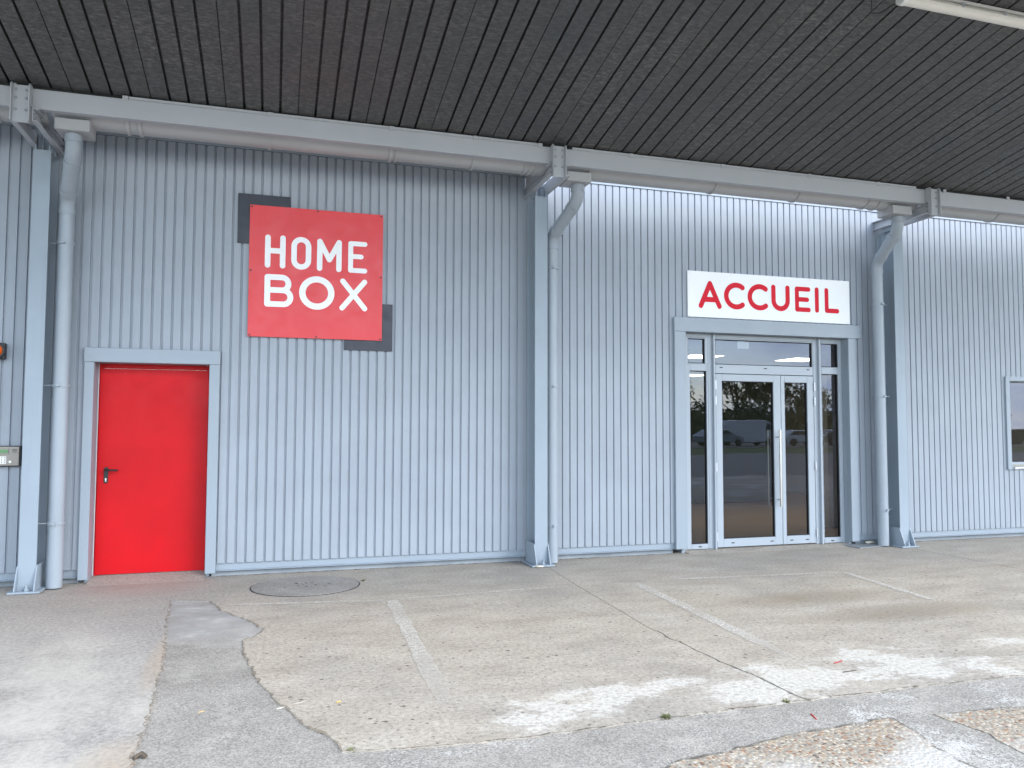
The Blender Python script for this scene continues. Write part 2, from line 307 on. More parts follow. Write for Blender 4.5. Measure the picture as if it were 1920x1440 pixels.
# ------------------------------------------------------------------ mesh helpers
class MB:
    def __init__(s): s.v = []; s.f = []; s.sm = []
    def add(s, vs, fs, smooth=False):
        k = len(s.v); s.v += [tuple(a) for a in vs]; s.f += [tuple(i + k for i in f) for f in fs]; s.sm += [smooth] * len(fs); return s
    def box(s, x0, x1, y0, y1, z0, z1):
        return s.add([(x0, y0, z0), (x1, y0, z0), (x1, y1, z0), (x0, y1, z0), (x0, y0, z1), (x1, y0, z1), (x1, y1, z1), (x0, y1, z1)],
                     [(3, 2, 1, 0), (4, 5, 6, 7), (0, 1, 5, 4), (1, 2, 6, 5), (2, 3, 7, 6), (3, 0, 4, 7)])
    def prism(s, poly, axis, a, b):
        """poly of 2-D points extruded along axis ('x': (y,z), 'y': (x,z), 'z': (x,y))"""
        def P(p, t): return {'x': (t, p[0], p[1]), 'y': (p[0], t, p[1]), 'z': (p[0], p[1], t)}[axis]
        n = len(poly); vs = [P(p, a) for p in poly] + [P(p, b) for p in poly]
        return s.add(vs, [tuple(range(n))[::-1], tuple(range(n, 2 * n))] + [(i, (i + 1) % n, n + (i + 1) % n, n + i) for i in range(n)])
    def tube(s, pts, r, seg=20, caps=True):
        pts = [Vector(p) for p in pts]; rs = r if isinstance(r, (list, tuple)) else [r] * len(pts)
        rings = []; n0 = None
        for i, p in enumerate(pts):
            d = ((pts[i] - pts[i - 1]).normalized() if i else Vector()) + ((pts[i + 1] - pts[i]).normalized() if i < len(pts) - 1 else Vector())
            d.normalize()
            if n0 is None: n0 = d.orthogonal().normalized()
            else: n0 = (n0 - d * n0.dot(d)).normalized()
            b = d.cross(n0); rings.append([p + (n0 * math.cos(2 * math.pi * k / seg) + b * math.sin(2 * math.pi * k / seg)) * rs[i] for k in range(seg)])
        vs = [v for rg in rings for v in rg]
        fs = [(i * seg + k, i * seg + (k + 1) % seg, (i + 1) * seg + (k + 1) % seg, (i + 1) * seg + k) for i in range(len(pts) - 1) for k in range(seg)]
        s.add(vs, fs, True)
        if caps:
            k = len(s.v); s.v += [tuple(v) for v in rings[0]] + [tuple(v) for v in rings[-1]]
            s.f += [tuple(range(k, k + seg))[::-1], tuple(range(k + seg, k + 2 * seg))]; s.sm += [False, False]
        return s
    def build(s, name, mat, parent=None, bevel=0.0, seg=1):
        me = bpy.data.meshes.new(name); off = parent_loc(parent) if parent else Vector((0, 0, 0))
        me.from_pydata([(Vector(v) - off) for v in s.v], [], s.f)
        for p, q in zip(me.polygons, s.sm): p.use_smooth = q
        bm = bmesh.new(); bm.from_mesh(me); bmesh.ops.recalc_face_normals(bm, faces=bm.faces)
        if bevel:
            ed = [e for e in bm.edges if len(e.link_faces) == 2 and e.calc_face_angle(0) > 0.6]
            bmesh.ops.bevel(bm, geom=ed, offset=bevel, segments=seg, profile=0.6, affect='EDGES', clamp_overlap=True)
        bm.to_mesh(me); bm.free(); me.materials.append(M[mat] if isinstance(mat, str) else mat); me.update()
        return link(name, me, parent)
def parent_loc(o):
    v = Vector((0, 0, 0))
    while o: v += o.location; o = o.parent
    return v
def link(name, me, parent=None, loc=(0, 0, 0)):
    o = bpy.data.objects.new(name, me); COL.objects.link(o); o.location = loc
    if parent: o.parent = parent
    return o
def tag(o, label=None, cat=None, group=None, kind=None):
    for k, v in (('label', label), ('category', cat), ('group', group), ('kind', kind)):
        if v: o[k] = v
    return o
def thing(name, label, cat, loc, group=None):
    o = bpy.data.objects.new(name, None); COL.objects.link(o); o.location = loc; o.empty_display_size = .2
    return tag(o, label, cat, group)
def copy_tree(o, loc, label):
    def rec(x, par):
        c = x.copy(); COL.objects.link(c)
        if par: c.parent = par
        for ch in x.children: rec(ch, c)
        return c
    r = rec(o, None); r.location = loc; r['label'] = label; return r
def struct(o): o['kind'] = 'structure'; return o

# ------------------------------------------------------------------ ground
def jag(pts, amp, step, seed):
    """points along a polyline, roughened sideways"""
    rnd = random.Random(seed); outp = []
    for a, b in zip(pts[:-1], pts[1:]):
        a, b = Vector(a), Vector(b); L = (b - a).length; n = max(1, int(L / step)); nn = Vector((-(b - a).y, (b - a).x)).normalized()
        for i in range(n):
            p = a + (b - a) * i / n
            if outp: p += nn * rnd.uniform(-amp, amp)
            outp.append((p.x, p.y))
    outp.append(tuple(pts[-1])); return outp
def slab(name, poly, z0, z1, mat, bev=0.0):
    bm = bmesh.new(); vs = [bm.verts.new((x, y, z1)) for x, y in poly]; f = bm.faces.new(vs)
    if sum(a[0] * b[1] - b[0] * a[1] for a, b in zip(poly, poly[1:] + poly[:1])) < 0: f.normal_flip()
    f.normal_update(); n = len(poly); lo = [bm.verts.new((x, y, z0)) for x, y in poly]
    for i in range(n): bm.faces.new((vs[i], vs[(i + 1) % n], lo[(i + 1) % n], lo[i]))
    bmesh.ops.triangulate(bm, faces=[f]); bmesh.ops.recalc_face_normals(bm, faces=bm.faces)
    me = bpy.data.meshes.new(name); bm.to_mesh(me); bm.free(); me.materials.append(M[mat])
    return struct(link(name, me))

g = MB(); g.add([(-900, -900, 0), (900, -900, 0), (900, 900, 0), (-900, 900, 0)], [(0, 1, 2, 3)])
struct(g.build('ground', 'grass')).location = (0, 0, -0.09)
g = MB(); g.box(-70, 140, -33, 0.24, -0.088, -0.045); struct(g.build('asphalt_yard', 'yard'))
g = MB(); g.box(-70, 140, -66, -46, -0.088, -0.035); struct(g.build('parking_lot', 'yard'))

joint = [(2.90, 0.24), (2.92, -.48), (2.86, -1.6), (2.80, -3.16), (2.845, -3.9), (2.94, -4.83)]
jl = jag(joint[:4], .004, .12, 1)[:-1] + jag(joint[3:], .014, .07, 2)
edge_c = jag([(2.93, -4.83), (2.0, -4.842), (1.16, -4.88), (.62, -4.83), (.336, -4.79)], .012, .07, 3)
wr = jag([(.336, -4.79), (.30, -4.62), (.15, -4.32), (.02, -3.9), (-.08, -3.52), (-.16, -3.0), (-.20, -2.62), (-.09, -2.47), (-.05, -2.3), (-.22, -1.9), (-.40, -1.6), (-.51, -1.2)], .012, .045, 4)
wl = jag([(-.86, -1.06), (-.80, -1.8), (-.73, -2.44), (-.66, -3.3), (-.62, -4.0), (-.60, -4.65), (-.56, -5.3), (-.5, -6.2), (-.5, -13)], .011, .05, 5)
apron = jl[:-1] + edge_c[:-1] + wr + wl + [(-14, -13), (-14, .24)]
slab('concrete_apron', apron, -.08, 0.0, 'concrete')
w2 = [(p[0] + (0.007 if p[1] > -3.2 else 0.010 + .012 * random.random()), p[1]) for p in jl]
edge_r = jag([(2.95, -4.825), (3.64, -4.815), (4.55, -4.83), (6.0, -4.82), (7.905, -4.82)], .012, .09, 6)
slab('concrete_slab', [(7.905, .24)] + w2 + edge_r[1:], -.08, 0.0, 'concrete')
slab('concrete_slab', [(7.913, .24), (7.913, -4.82)] + jag([(7.92, -4.82), (22, -4.82)], .012, .2, 9)[1:] + [(22, .24)], -.08, 0.001, 'concrete')
# asphalt strip along the slab edge with the wedge running up to the door
agg_top = jag([(1.0, -6.1), (1.35, -5.62), (1.67, -5.40), (2.43, -5.23), (3.20, -5.19)], .02, .06, 11)
crack_l = jag([(3.20, -5.19), (3.14, -5.5), (3.07, -5.85), (2.9, -6.6), (2.8, -8)], .02, .07, 12)
crack_r = jag([(3.46, -5.20), (3.50, -5.5), (3.46, -5.85), (3.3, -6.6), (3.1, -8)], .02, .07, 13)
agg_r = jag([(3.46, -5.20), (4.0, -5.27), (6, -5.3), (10, -5.3), (22, -5.3)], .02, .1, 14)
slab('asphalt_strip', [(22, -4.7), (.9, -4.7), (.6, -4.2), (.3, -.9), (-1.0, -.9), (-.9, -4.9), (-.8, -13), (22, -13)], -.07, -.006, 'patch')
slab('aggregate_paving', agg_top + crack_l[1:] + [(2.8, -13), (.6, -13), (.8, -8)], -.06, -.001, 'aggregate')
slab('aggregate_paving', agg_r + [(22, -13), (3.1, -13)] + crack_r[::-1][:-1], -.06, -.001, 'aggregate')

def dirt_strip(pts, wa, wb, mat, seed, z=.0016):
    rnd = random.Random(seed); vs = []; fs = []
    for i, p in enumerate(pts):
        a = Vector(pts[max(0, i - 1)]); b = Vector(pts[min(len(pts) - 1, i + 1)]); d = (b - a).normalized(); nn = Vector((-d.y, d.x))
        w = rnd.uniform(wa, wb); q = Vector(p) + nn * rnd.uniform(-wa, wa)
        vs += [(q.x + nn.x * w, q.y + nn.y * w, z), (q.x - nn.x * w, q.y - nn.y * w, z)]
    for i in range(len(pts) - 1): fs.append((2 * i, 2 * i + 1, 2 * i + 3, 2 * i + 2))
    m = MB(); m.add(vs, fs); struct(m.build('joint_dirt', mat))
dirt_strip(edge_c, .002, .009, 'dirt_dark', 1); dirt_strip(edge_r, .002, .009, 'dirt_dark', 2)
dirt_strip(wr, .002, .012, 'dirt_tan', 3); dirt_strip(wl[:90], .002, .014, 'dirt_tan', 4, .0019)
dirt_strip(jl[-14:], .002, .008, 'dirt_dark', 5, .0021)
dirt_strip(agg_top, .003, .014, 'dirt_dark', 6, .0012); dirt_strip(crack_l[:24], .003, .012, 'dirt_dark', 7, .0014); dirt_strip(agg_r[:60], .003, .012, 'dirt_dark', 8, .0016)
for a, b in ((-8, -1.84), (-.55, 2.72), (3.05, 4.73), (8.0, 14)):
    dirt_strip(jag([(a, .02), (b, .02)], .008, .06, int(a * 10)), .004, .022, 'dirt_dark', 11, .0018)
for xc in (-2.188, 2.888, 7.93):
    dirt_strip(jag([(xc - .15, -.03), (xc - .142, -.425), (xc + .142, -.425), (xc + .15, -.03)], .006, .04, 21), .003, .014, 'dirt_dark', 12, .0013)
for k, pts in enumerate(([(-2.4, -3.1), (-1.9, -2.95), (-1.55, -2.62)], [(-1.45, -2.6), (-1.1, -2.5), (-.86, -2.42)], [(.1, -.05), (.3, .0), (.62, -.03)], [(3.6, -3.2), (4.6, -3.5), (5.8, -3.55)], [(-1.6, -.62), (-1.42, -.5), (-1.38, -.38)])):
    dirt_strip(jag(pts, .02, .07, 30 + k), .0012, .004, 'dirt_dark', 31 + k, .0011)
def line_strip(x0, y0, x1, y1, w, z=.0035):
    d = Vector((x1 - x0, y1 - y0)); L = d.length; d.normalize(); nn = Vector((-d.y, d.x)) * w / 2; m = MB(); k = max(2, int(L / .08))
    rnd = random.Random(int(x0 * 100)); vs = []; fs = []
    for i in range(k + 1):
        p = Vector((x0, y0)) + d * L * i / k; e = rnd.uniform(.72, 1.08) * (1 if 1 < i < k - 3 else .75)
        vs += [(p.x + nn.x * e, p.y + nn.y * e, z), (p.x - nn.x * e, p.y - nn.y * e, z)]
    for i in range(k): fs.append((2 * i, 2 * i + 1, 2 * i + 3, 2 * i + 2))
    m.add(vs, fs); struct(m.build('parking_line', 'line'))
line_strip(1.03, -1.62, .95, -4.35, .13); line_strip(3.47, -1.54, 3.37, -4.08, .12); line_strip(5.88, -1.62, 5.72, -2.95, .10)
line_strip(-.35, -1.40, .96, -1.60, .07); line_strip(1.10, -1.58, 2.79, -1.47, .05); line_strip(3.0, -1.50, 3.41, -1.52, .05)
line_strip(3.9, -1.45, 5.82, -1.60, .07); line_strip(2.72, -.80, 3.05, -.72, .025); line_strip(7.99, -1.2, 8.6, -1.1, .06)

# ------------------------------------------------------------------ building
B = thing('warehouse_building', 'long grey corrugated metal warehouse with a red door and a glazed entrance', 'warehouse', (0, 0, 0))
def clad_profile(xa, xb, pitch, right_edge, depth=.0185, gw=.0255, sw=.0046, oblique=False):
    if oblique: depth, gw, sw = .016, .0185, .004
    """(x, y) points along a sheet: flat pans at y=0 with narrow recessed grooves"""
    pts = []; k0 = math.floor((xa - right_edge) / pitch) - 1
    ev = []
    for k in range(k0, k0 + int((xb - xa) / pitch) + 4):
        R = right_edge + k * pitch; Lf = R - gw
        ev += [(Lf, 0), (Lf + sw, depth), (R - sw, depth), (R, 0)]
    def val(x):
        for (a, ya), (b, yb) in zip(ev[:-1], ev[1:]):
            if a <= x <= b: return ya + (yb - ya) * (x - a) / (b - a) if b > a else ya
        return 0
    pts = [(xa, val(xa))] + [e for e in ev if xa < e[0] < xb] + [(xb, val(xb))]
    return pts
def clad(xa, xb, z0, z1, pitch, re, dy=0.0):
    p = clad_profile(xa, xb, pitch, re, oblique=xa > 2.9); n = len(p); m = MB()
    m.add([(x, y + dy, z0) for x, y in p] + [(x, y + dy, z1) for x, y in p], [(i, i + 1, n + i + 1, n + i) for i in range(n - 1)])
    m.add([(x, y + dy, z1) for x, y in p] + [(x, .04 + dy, z1) for x, y in p], [(i, i + 1, n + i + 1, n + i) for i in range(n - 1)])
    m.add([(x, y + dy, z0) for x, y in p] + [(x, .022 + dy, z0) for x, y in p], [(i, i + 1, n + i + 1, n + i) for i in range(n - 1)])
    return m.build('cladding_sheet', 'clad', B)
WT = 4.518
holes = {'door': (-1.78, -.61, 2.26), 'entry': (4.80, 7.40, 2.84), 'window': (10.09, 11.55, 1.0, 2.27)}
def run_bay(xa, xb, pitch, re, n, seam=None, hol=None):
    W_ = pitch * n; x = xa; i = 0
    k = math.floor((xa - re) / pitch); nxt = re + (k + n) * pitch - pitch * .6
    while x < xb - 1e-4:
        x1 = min(nxt, xb); nxt += W_; segs = []
        dy = 0.0006 * (i % 2); i += 1
        cuts = [(x, x1, .135, WT)]
        for h in (hol or []):
            new = []
            for (a, b, c, d) in cuts:
                ha, hb, hz0, hz1 = h
                if hb <= a or ha >= b: new.append((a, b, c, d)); continue
                if ha > a: new.append((a, ha, c, d))
                if hb < b: new.append((hb, b, c, d))
                new.append((max(a, ha), min(b, hb), hz1, d))
                if hz0 > c: new.append((max(a, ha), min(b, hb), c, hz0))
            cuts = new
        for a, b, c, d in cuts:
            if b - a < .004: continue
            if seam and c < seam < d:
                clad(a, b, c, seam, pitch, re, dy); clad(a, b, seam - .03, d, pitch, re, dy - .0022)
            else: clad(a, b, c, d, pitch, re, dy)
        x = x1
run_bay(-8.0, -2.265, .0956, -2.439, 10)
run_bay(-2.115, 2.775, .0956, -.544, 10, hol=[(-1.78, -.61, 0, 2.26)])
run_bay(2.965, 7.80, .0946, 3.366, 10, seam=3.54, hol=[(4.80, 7.40, 0, 2.84)])
run_bay(8.005, 16.0, .0946, 8.409, 10, hol=[(10.09, 11.55, 1.0, 2.27)])
# strips behind the columns
for a, b in ((-2.265, -2.115), (2.775, 2.965), (7.80, 8.005)):
    MB().box(a, b, .004, .04, .06, WT - .002).build('corner_flashing', 'clad', B)
# bottom trim, plinth, cap
for a, b in ((-8, -1.83), (-.555, 2.96), (2.962, 4.735), (7.455, 16)):
    MB().prism([(.0235, .15), (.0235, .068), (-.004, .060), (-.004, .056), (.0275, .056), (.0275, .15)], 'x', a, b).build('bottom_trim', 'trim', B)
for a, b in ((-8, -1.83), (-.60, 4.73), (7.45, 16)):
    m = MB(); m.box(a, b, .040, .20, -.06, .135); m.build('plinth', 'plinth', B)
for a, b in ((-8, 2.86), (2.863, 16)):
    m = MB(); m.prism([(-.012, WT + .004), (-.012, WT + .07), (.30, WT + .09), (.30, WT + .004)], 'x', a, b); m.build('parapet_cap', 'trim', B)
# structural wall behind the sheets, with the openings left free
m = MB()
for a, b, c, d in ((-8, -1.76, .14, 4.53), (-1.76, -.63, 2.24, 4.53), (-.63, 4.83, .14, 4.53), (4.83, 7.38, 2.82, 4.53), (7.38, 10.12, .14, 4.53), (10.12, 11.52, .14, 1.03), (10.12, 11.52, 2.24, 4.53), (11.52, 16, .14, 4.53)):
    m.box(a, b, .045, .20, c, d)
m.build('inner_wall', 'int_wall', B)
m = MB(); m.prism([(.31, 4.53), (.31, 4.58), (14, 5.6), (14, 5.4)], 'x', -8, 16); m.build('main_roof', 'gutter', B)
# the gap between gutter and wall is closed over the left-hand bays
m = MB(); m.box(-8, 2.82, -.445, -.014, 4.575, 4.60); m.box(2.80, 2.82, -.44, -.014, 4.385, 4.5745); m.build('gap_cover', 'gutter', B)
# fixing screws
def screws(name, xs, z, y=.0195):
    m = MB()
    for x in xs: m.prism([(x + .0075 * math.cos(a * math.pi / 3), z + .0075 * math.sin(a * math.pi / 3)) for a in range(6)], 'y', y - .006, y)
    tag(m.build('screw', 'bolt', B), kind='stuff')
for z in (1.541, 2.995): screws('s', [-.544 - .0125 + .0956 * k for k in range(2, 34) if k % 2 == 0 or k % 7 == 3], z)
for z in (2.978, 3.632): screws('s', [3.366 - .0125 + .0946 * k for k in range(0, 46, 2) if not (z < 3.4 and 14 < k)], z)
screws('s', [8.409 - .0125 + .0946 * k for k in range(0, 60, 2)], 3.3); screws('s', [8.409 - .0125 + .0946 * k for k in range(0, 16, 2)], 1.6)

# --- red door
m = MB(); m.box(-1.83, -.555, -.046, .03, 2.192, 2.335); m.build('door_surround', 'trim', B, .004)
m = MB(); m.box(-1.826, -1.737, -.042, .03, .037, 2.1915); m.build('door_surround', 'trim', B, .004)
m = MB(); m.box(-.660, -.557, -.042, .03, .040, 2.1915); m.build('door_surround', 'trim', B, .004)
m = MB(); m.box(-1.775, -1.739, .031, .235, .0, 2.24); m.build('door_reveal', 'trim', B)
m = MB(); m.box(-.658, -.62, .031, .235, .0, 2.24); m.build('door_reveal', 'trim', B)
m = MB(); m.box(-1.7385, -.6585, .031, .235, 2.193, 2.24); m.build('door_reveal', 'trim', B)
m = MB(); m.box(-1.7385, -1.731, .19, .23, .03, 2.192); m.build('sealant_bead', 'sealant', B)
m = MB(); m.box(-1.7305, -1.690, .185, .235, .03, 2.191); m.box(-.700, -.659, .185, .235, .03, 2.191); m.box(-1.6895, -.7005, .185, .235, 2.146, 2.191)
m.build('door_frame', 'red_door', B, .003)
leaf = MB(); leaf.box(-1.718, -.678, .172, .184, .046, 2.142); fire_door = leaf.build('fire_door', 'red_door', B, .004, 2)
fire_door['label'] = 'plain red steel door leaf with black lever handle'
m = MB(); m.prism([(-1.637 + .021 * math.cos(a), 1.05 + (.062 if math.sin(a) > 0 else -.062) + .021 * math.sin(a)) for a in [math.pi * k / 8 + .001 for k in range(16)]], 'y', .162, .1715)
h = m.build('handle', 'black', fire_door, .002)
m = MB(); m.tube([(-1.637, .165, 1.105), (-1.637, .115, 1.105), (-1.625, .108, 1.105), (-1.52, .108, 1.101)], .0105, 10); m.build('lever', 'black', fire_door)
m = MB(); m.tube([(-1.637, .165, 1.012), (-1.637, .156, 1.012)], .009, 12); m.box(-1.6425, -1.6315, .158, .1615, .985, 1.012); m.build('lock_cylinder', 'stainless', fire_door)
for z in (1.93, 1.05, .32):
    m = MB(); m.tube([(-.672, .166, z - .075), (-.672, .166, z + .075)], .010, 10); m.build('hinge', 'red_door', fire_door)
m = MB(); m.prism([(-.16, .0005), (.03, .026), (.24, .042), (.24, -.02), (-.16, -.02)], 'x', -1.737, -.66); m.build('door_sill', 'concrete', B)

# --- entrance
m = MB(); m.box(4.733, 7.541, -.046, .03, 2.752, 2.93); m.build('entrance_surround', 'trim', B, .004)
m = MB(); m.box(4.736, 4.896, -.042, .03, .058, 2.7515); m.build('entrance_surround', 'trim', B, .004)
m = MB(); m.box(7.335, 7.452, -.042, .03, .050, 2.7515); m.build('entrance_surround', 'trim', B, .004)
for a, b in ((4.85, 4.894), (7.337, 7.38)):
    m = MB(); m.box(a, b, .031, .22, -.01, 2.80); m.build('entrance_reveal', 'trim', B)
m = MB(); m.box(4.895, 7.336, .031, .22, 2.7525, 2.81); m.build('entrance_reveal', 'trim', B)
FY0, FY1 = .10, .165
def frame_boxes(rects, name, parent, mat='alu', y0=FY0, y1=FY1, bev=.004):
    m = MB()
    for a, b, c, d in rects: m.box(a, b, y0, y1, c, d)
    return m.build(name, mat, parent, bev)
ef = frame_boxes([(4.895, 4.965, .02, 2.75), (5.288, 5.388, .02, 2.75), (6.884, 7.006, .02, 2.75), (7.288, 7.336, .02, 2.75),
                  (4.9655, 5.2875, 2.70, 2.75), (5.3885, 6.8835, 2.70, 2.75), (7.0065, 7.2875, 2.70, 2.75)], 'entrance_frame', B)
for x0, x1 in ((5.345, 5.368), (6.945, 6.968)):
    m = MB(); m.box(x0, x1, .058, .0995, .02, 2.75); m.build('mullion_fin', 'alu', ef, .003)
def drains(par, xs, z, y):
    for x in xs:
        m = MB(); m.box(x - .022, x + .022, y - .004, y + .002, z - .006, z + .006); m.build('drain_cap', 'black', par)
def glazed(name, x0, x1, z0, z1, fl, fr, fb, ft, y0, y1, label=None, slots=None):
    """a frame with a rubber line and a pane"""
    o = frame_boxes([(x0, x0 + fl, z0, z1), (x1 - fr, x1, z0, z1), (x0 + fl + .0005, x1 - fr - .0005, z0, z0 + fb), (x0 + fl + .0005, x1 - fr - .0005, z1 - ft, z1)], name, B, 'alu', y0, y1, .003)
    gx0, gx1, gz0, gz1 = x0 + fl, x1 - fr, z0 + fb, z1 - ft
    m = MB(); r = .009
    for a, b, c, d in ((gx0 + .001, gx0 + r, gz0 + .001, gz1 - .001), (gx1 - r, gx1 - .001, gz0 + .001, gz1 - .001), (gx0 + r, gx1 - r, gz0 + .001, gz0 + r), (gx0 + r, gx1 - r, gz1 - r, gz1 - .001)): m.box(a, b, y0 + .012, y1 - .012, c, d)
    m.build('rubber_seal', 'rubber', o)
    m = MB(); yy = (y0 + y1) / 2; m.add([(gx0 + .004, yy, gz0 + .004), (gx1 - .004, yy, gz0 + .004), (gx1 - .004, yy, gz1 - .004), (gx0 + .004, yy, gz1 - .004)], [(0, 1, 2, 3)]); m.build('pane', 'glass', o)
    if label: o['label'] = label
    if slots: drains(o, slots[0], slots[1], y0)
    return o
glazed('sidelight', 4.966, 5.287, .025, 2.365, .062, .022, .062, .09, FY0 + .003, FY1, 'narrow left side pane beside the entrance doors', ([5.15], .055))
glazed('sidelight', 7.007, 7.287, .025, 2.365, .010, .010, .072, .09, FY0 + .003, FY1, 'narrow right side pane beside the entrance doors', ([7.14], .055))
glazed('top_light', 4.966, 5.287, 2.3655, 2.699, .038, .040, .004, .012, FY0 + .003, FY1, 'small pane above the left sidelight')
glazed('top_light', 7.007, 7.287, 2.3655, 2.699, .004, .004, .004, .012, FY0 + .003, FY1, 'small pane above the right sidelight')
tl = glazed('top_light', 5.3885, 6.8835, 2.248, 2.699, .008, .012, .115, .012, FY0 + .003, FY1, 'wide fixed pane above the entrance doors', ([5.48, 6.14, 6.80], 2.325))
dl = glazed('entrance_door', 5.396, 6.366, .034, 2.240, .092, .110, .104, .088, FY0 + .001, FY1 - .004, 'wide left leaf of the glazed double door with long bar handle', ([5.62, 6.20], .085))
dr = glazed('entrance_door', 6.372, 6.878, .034, 2.240, .056, .098, .107, .090, FY0 + .001, FY1 - .004, 'narrow right leaf of the glazed double door', ([6.50, 6.74], .085))
m = MB(); m.tube([(6.302, .035, .53), (6.302, .035, 1.525)], .0165, 14)
for z in (.62, 1.43): m.tube([(6.302, .035, z), (6.302, .10, z)], .009, 8)
m.build('pull_handle', 'stainless', dl)
m = MB(); m.tube([(6.256, .240, .53), (6.256, .240, 1.525)], .0165, 14)
for z in (.62, 1.43): m.tube([(6.256, .240, z), (6.300, .16, z)], .009, 8)
m.build('pull_handle', 'stainless', dl)
for par, x in ((dl, 5.387), (dr, 6.887)):
    for z in (2.10, 1.90, 1.05, .17):
        m = MB(); m.tube([(x, .088, z - .055), (x, .088, z + .055)], .011, 10); m.build('hinge', 'hinge', par)
m = MB(); m.prism([(-.10, .0008), (.06, .018), (.21, .020), (.21, -.03), (-.10, -.03)], 'x', 4.898, 7.334); m.build('threshold', 'concrete', B)

# --- window at the right
wf = frame_boxes([(10.06, 10.135, .96, 2.30), (11.50, 11.60, .96, 2.30), (10.1355, 11.4995, 2.235, 2.30), (10.1355, 11.4995, .96, 1.005)], 'window', B, 'trim', -.03, .03, .003)
wf['label'] = 'window with flat grey frame at the right edge'
m = MB(); m.box(10.10, 11.52, .07, .19, 2.225, 2.26); m.box(10.10, 11.52, .07, .19, 1.01, 1.062); m.box(10.10, 10.15, .07, .19, 1.063, 2.224); m.box(11.47, 11.52, .07, .19, 1.063, 2.224); m.build('frame', 'alu', wf, .003)
m = MB(); m.add([(10.15, .13, 1.063), (11.47, .13, 1.063), (11.47, .13, 2.224), (10.15, .13, 2.224)], [(0, 1, 2, 3)]); m.build('pane', 'glass', wf)
m = MB(); m.tube([(10.17, -.036, .982), (10.50, -.036, .982)], .012, 10); m.box(10.16, 10.20, -.05, -.03, .968, .996); m.build('sill_bar', 'stainless', wf)

# --- room behind the glass
m = MB(); m.box(3.2, 11.9, .21, 9.0, -.08, -.005); m.build('interior_floor', 'int_floor', B)
m = MB(); m.box(3.2, 11.9, .21, 9.0, 2.76, 2.84); m.build('interior_ceiling', 'int_ceil', B)
m = MB(); m.box(3.1, 3.2, .21, 9.0, -.05, 2.83); m.box(11.9, 12.0, .21, 9.0, -.05, 2.83); m.box(3.1, 12.0, 9.0, 9.1, -.05, 2.83); m.build('interior_wall', 'int_wall', B)
m = MB(); m.box(8.30, 8.55, 1.6, 1.85, -.004, 2.759); m.build('interior_post', 'white_plastic', B)
m = MB(); m.box(8.2, 10.1, 5.6, 5.75, -.004, 2.1); m.build('interior_partition', 'int_dark', B)
m = MB(); m.box(5.77, 5.94, .172, .174, 2.585, 2.70); m.build('paper_notice', 'white_sign', B)
pl = None
for i, (x, y, lab) in enumerate(((6.50, 2.58, 'lit square ceiling panel seen through the left sidelight top pane'), (8.46, 2.55, 'lit square ceiling panel seen through the wide pane above the doors'), (8.75, 6.80, 'lit square ceiling panel deep in the room behind the left sidelight'), (10.3, 2.5, 'lit square ceiling panel near the right of the entrance room'))):
    m = MB(); m.box(x, x + .60, y, y + .60, 2.735, 2.7585); t = thing('ceiling_panel', lab, 'ceiling light', (x + .3, y + .3, 2.735), 'lit panels in the entrance room')
    m = MB()
    for a, b, c, d in ((x - .02, x, y - .02, y + .62), (x + .60, x + .62, y - .02, y + .62), (x, x + .6, y - .02, y), (x, x + .6, y + .60, y + .62)): m.box(a, b, c, d, 2.738, 2.7585)
    m.build('rim', 'white_plastic', t); m = MB(); m.box(x + .001, x + .599, y + .001, y + .599, 2.74, 2.7585); m.build('diffuser', 'lamp', t)

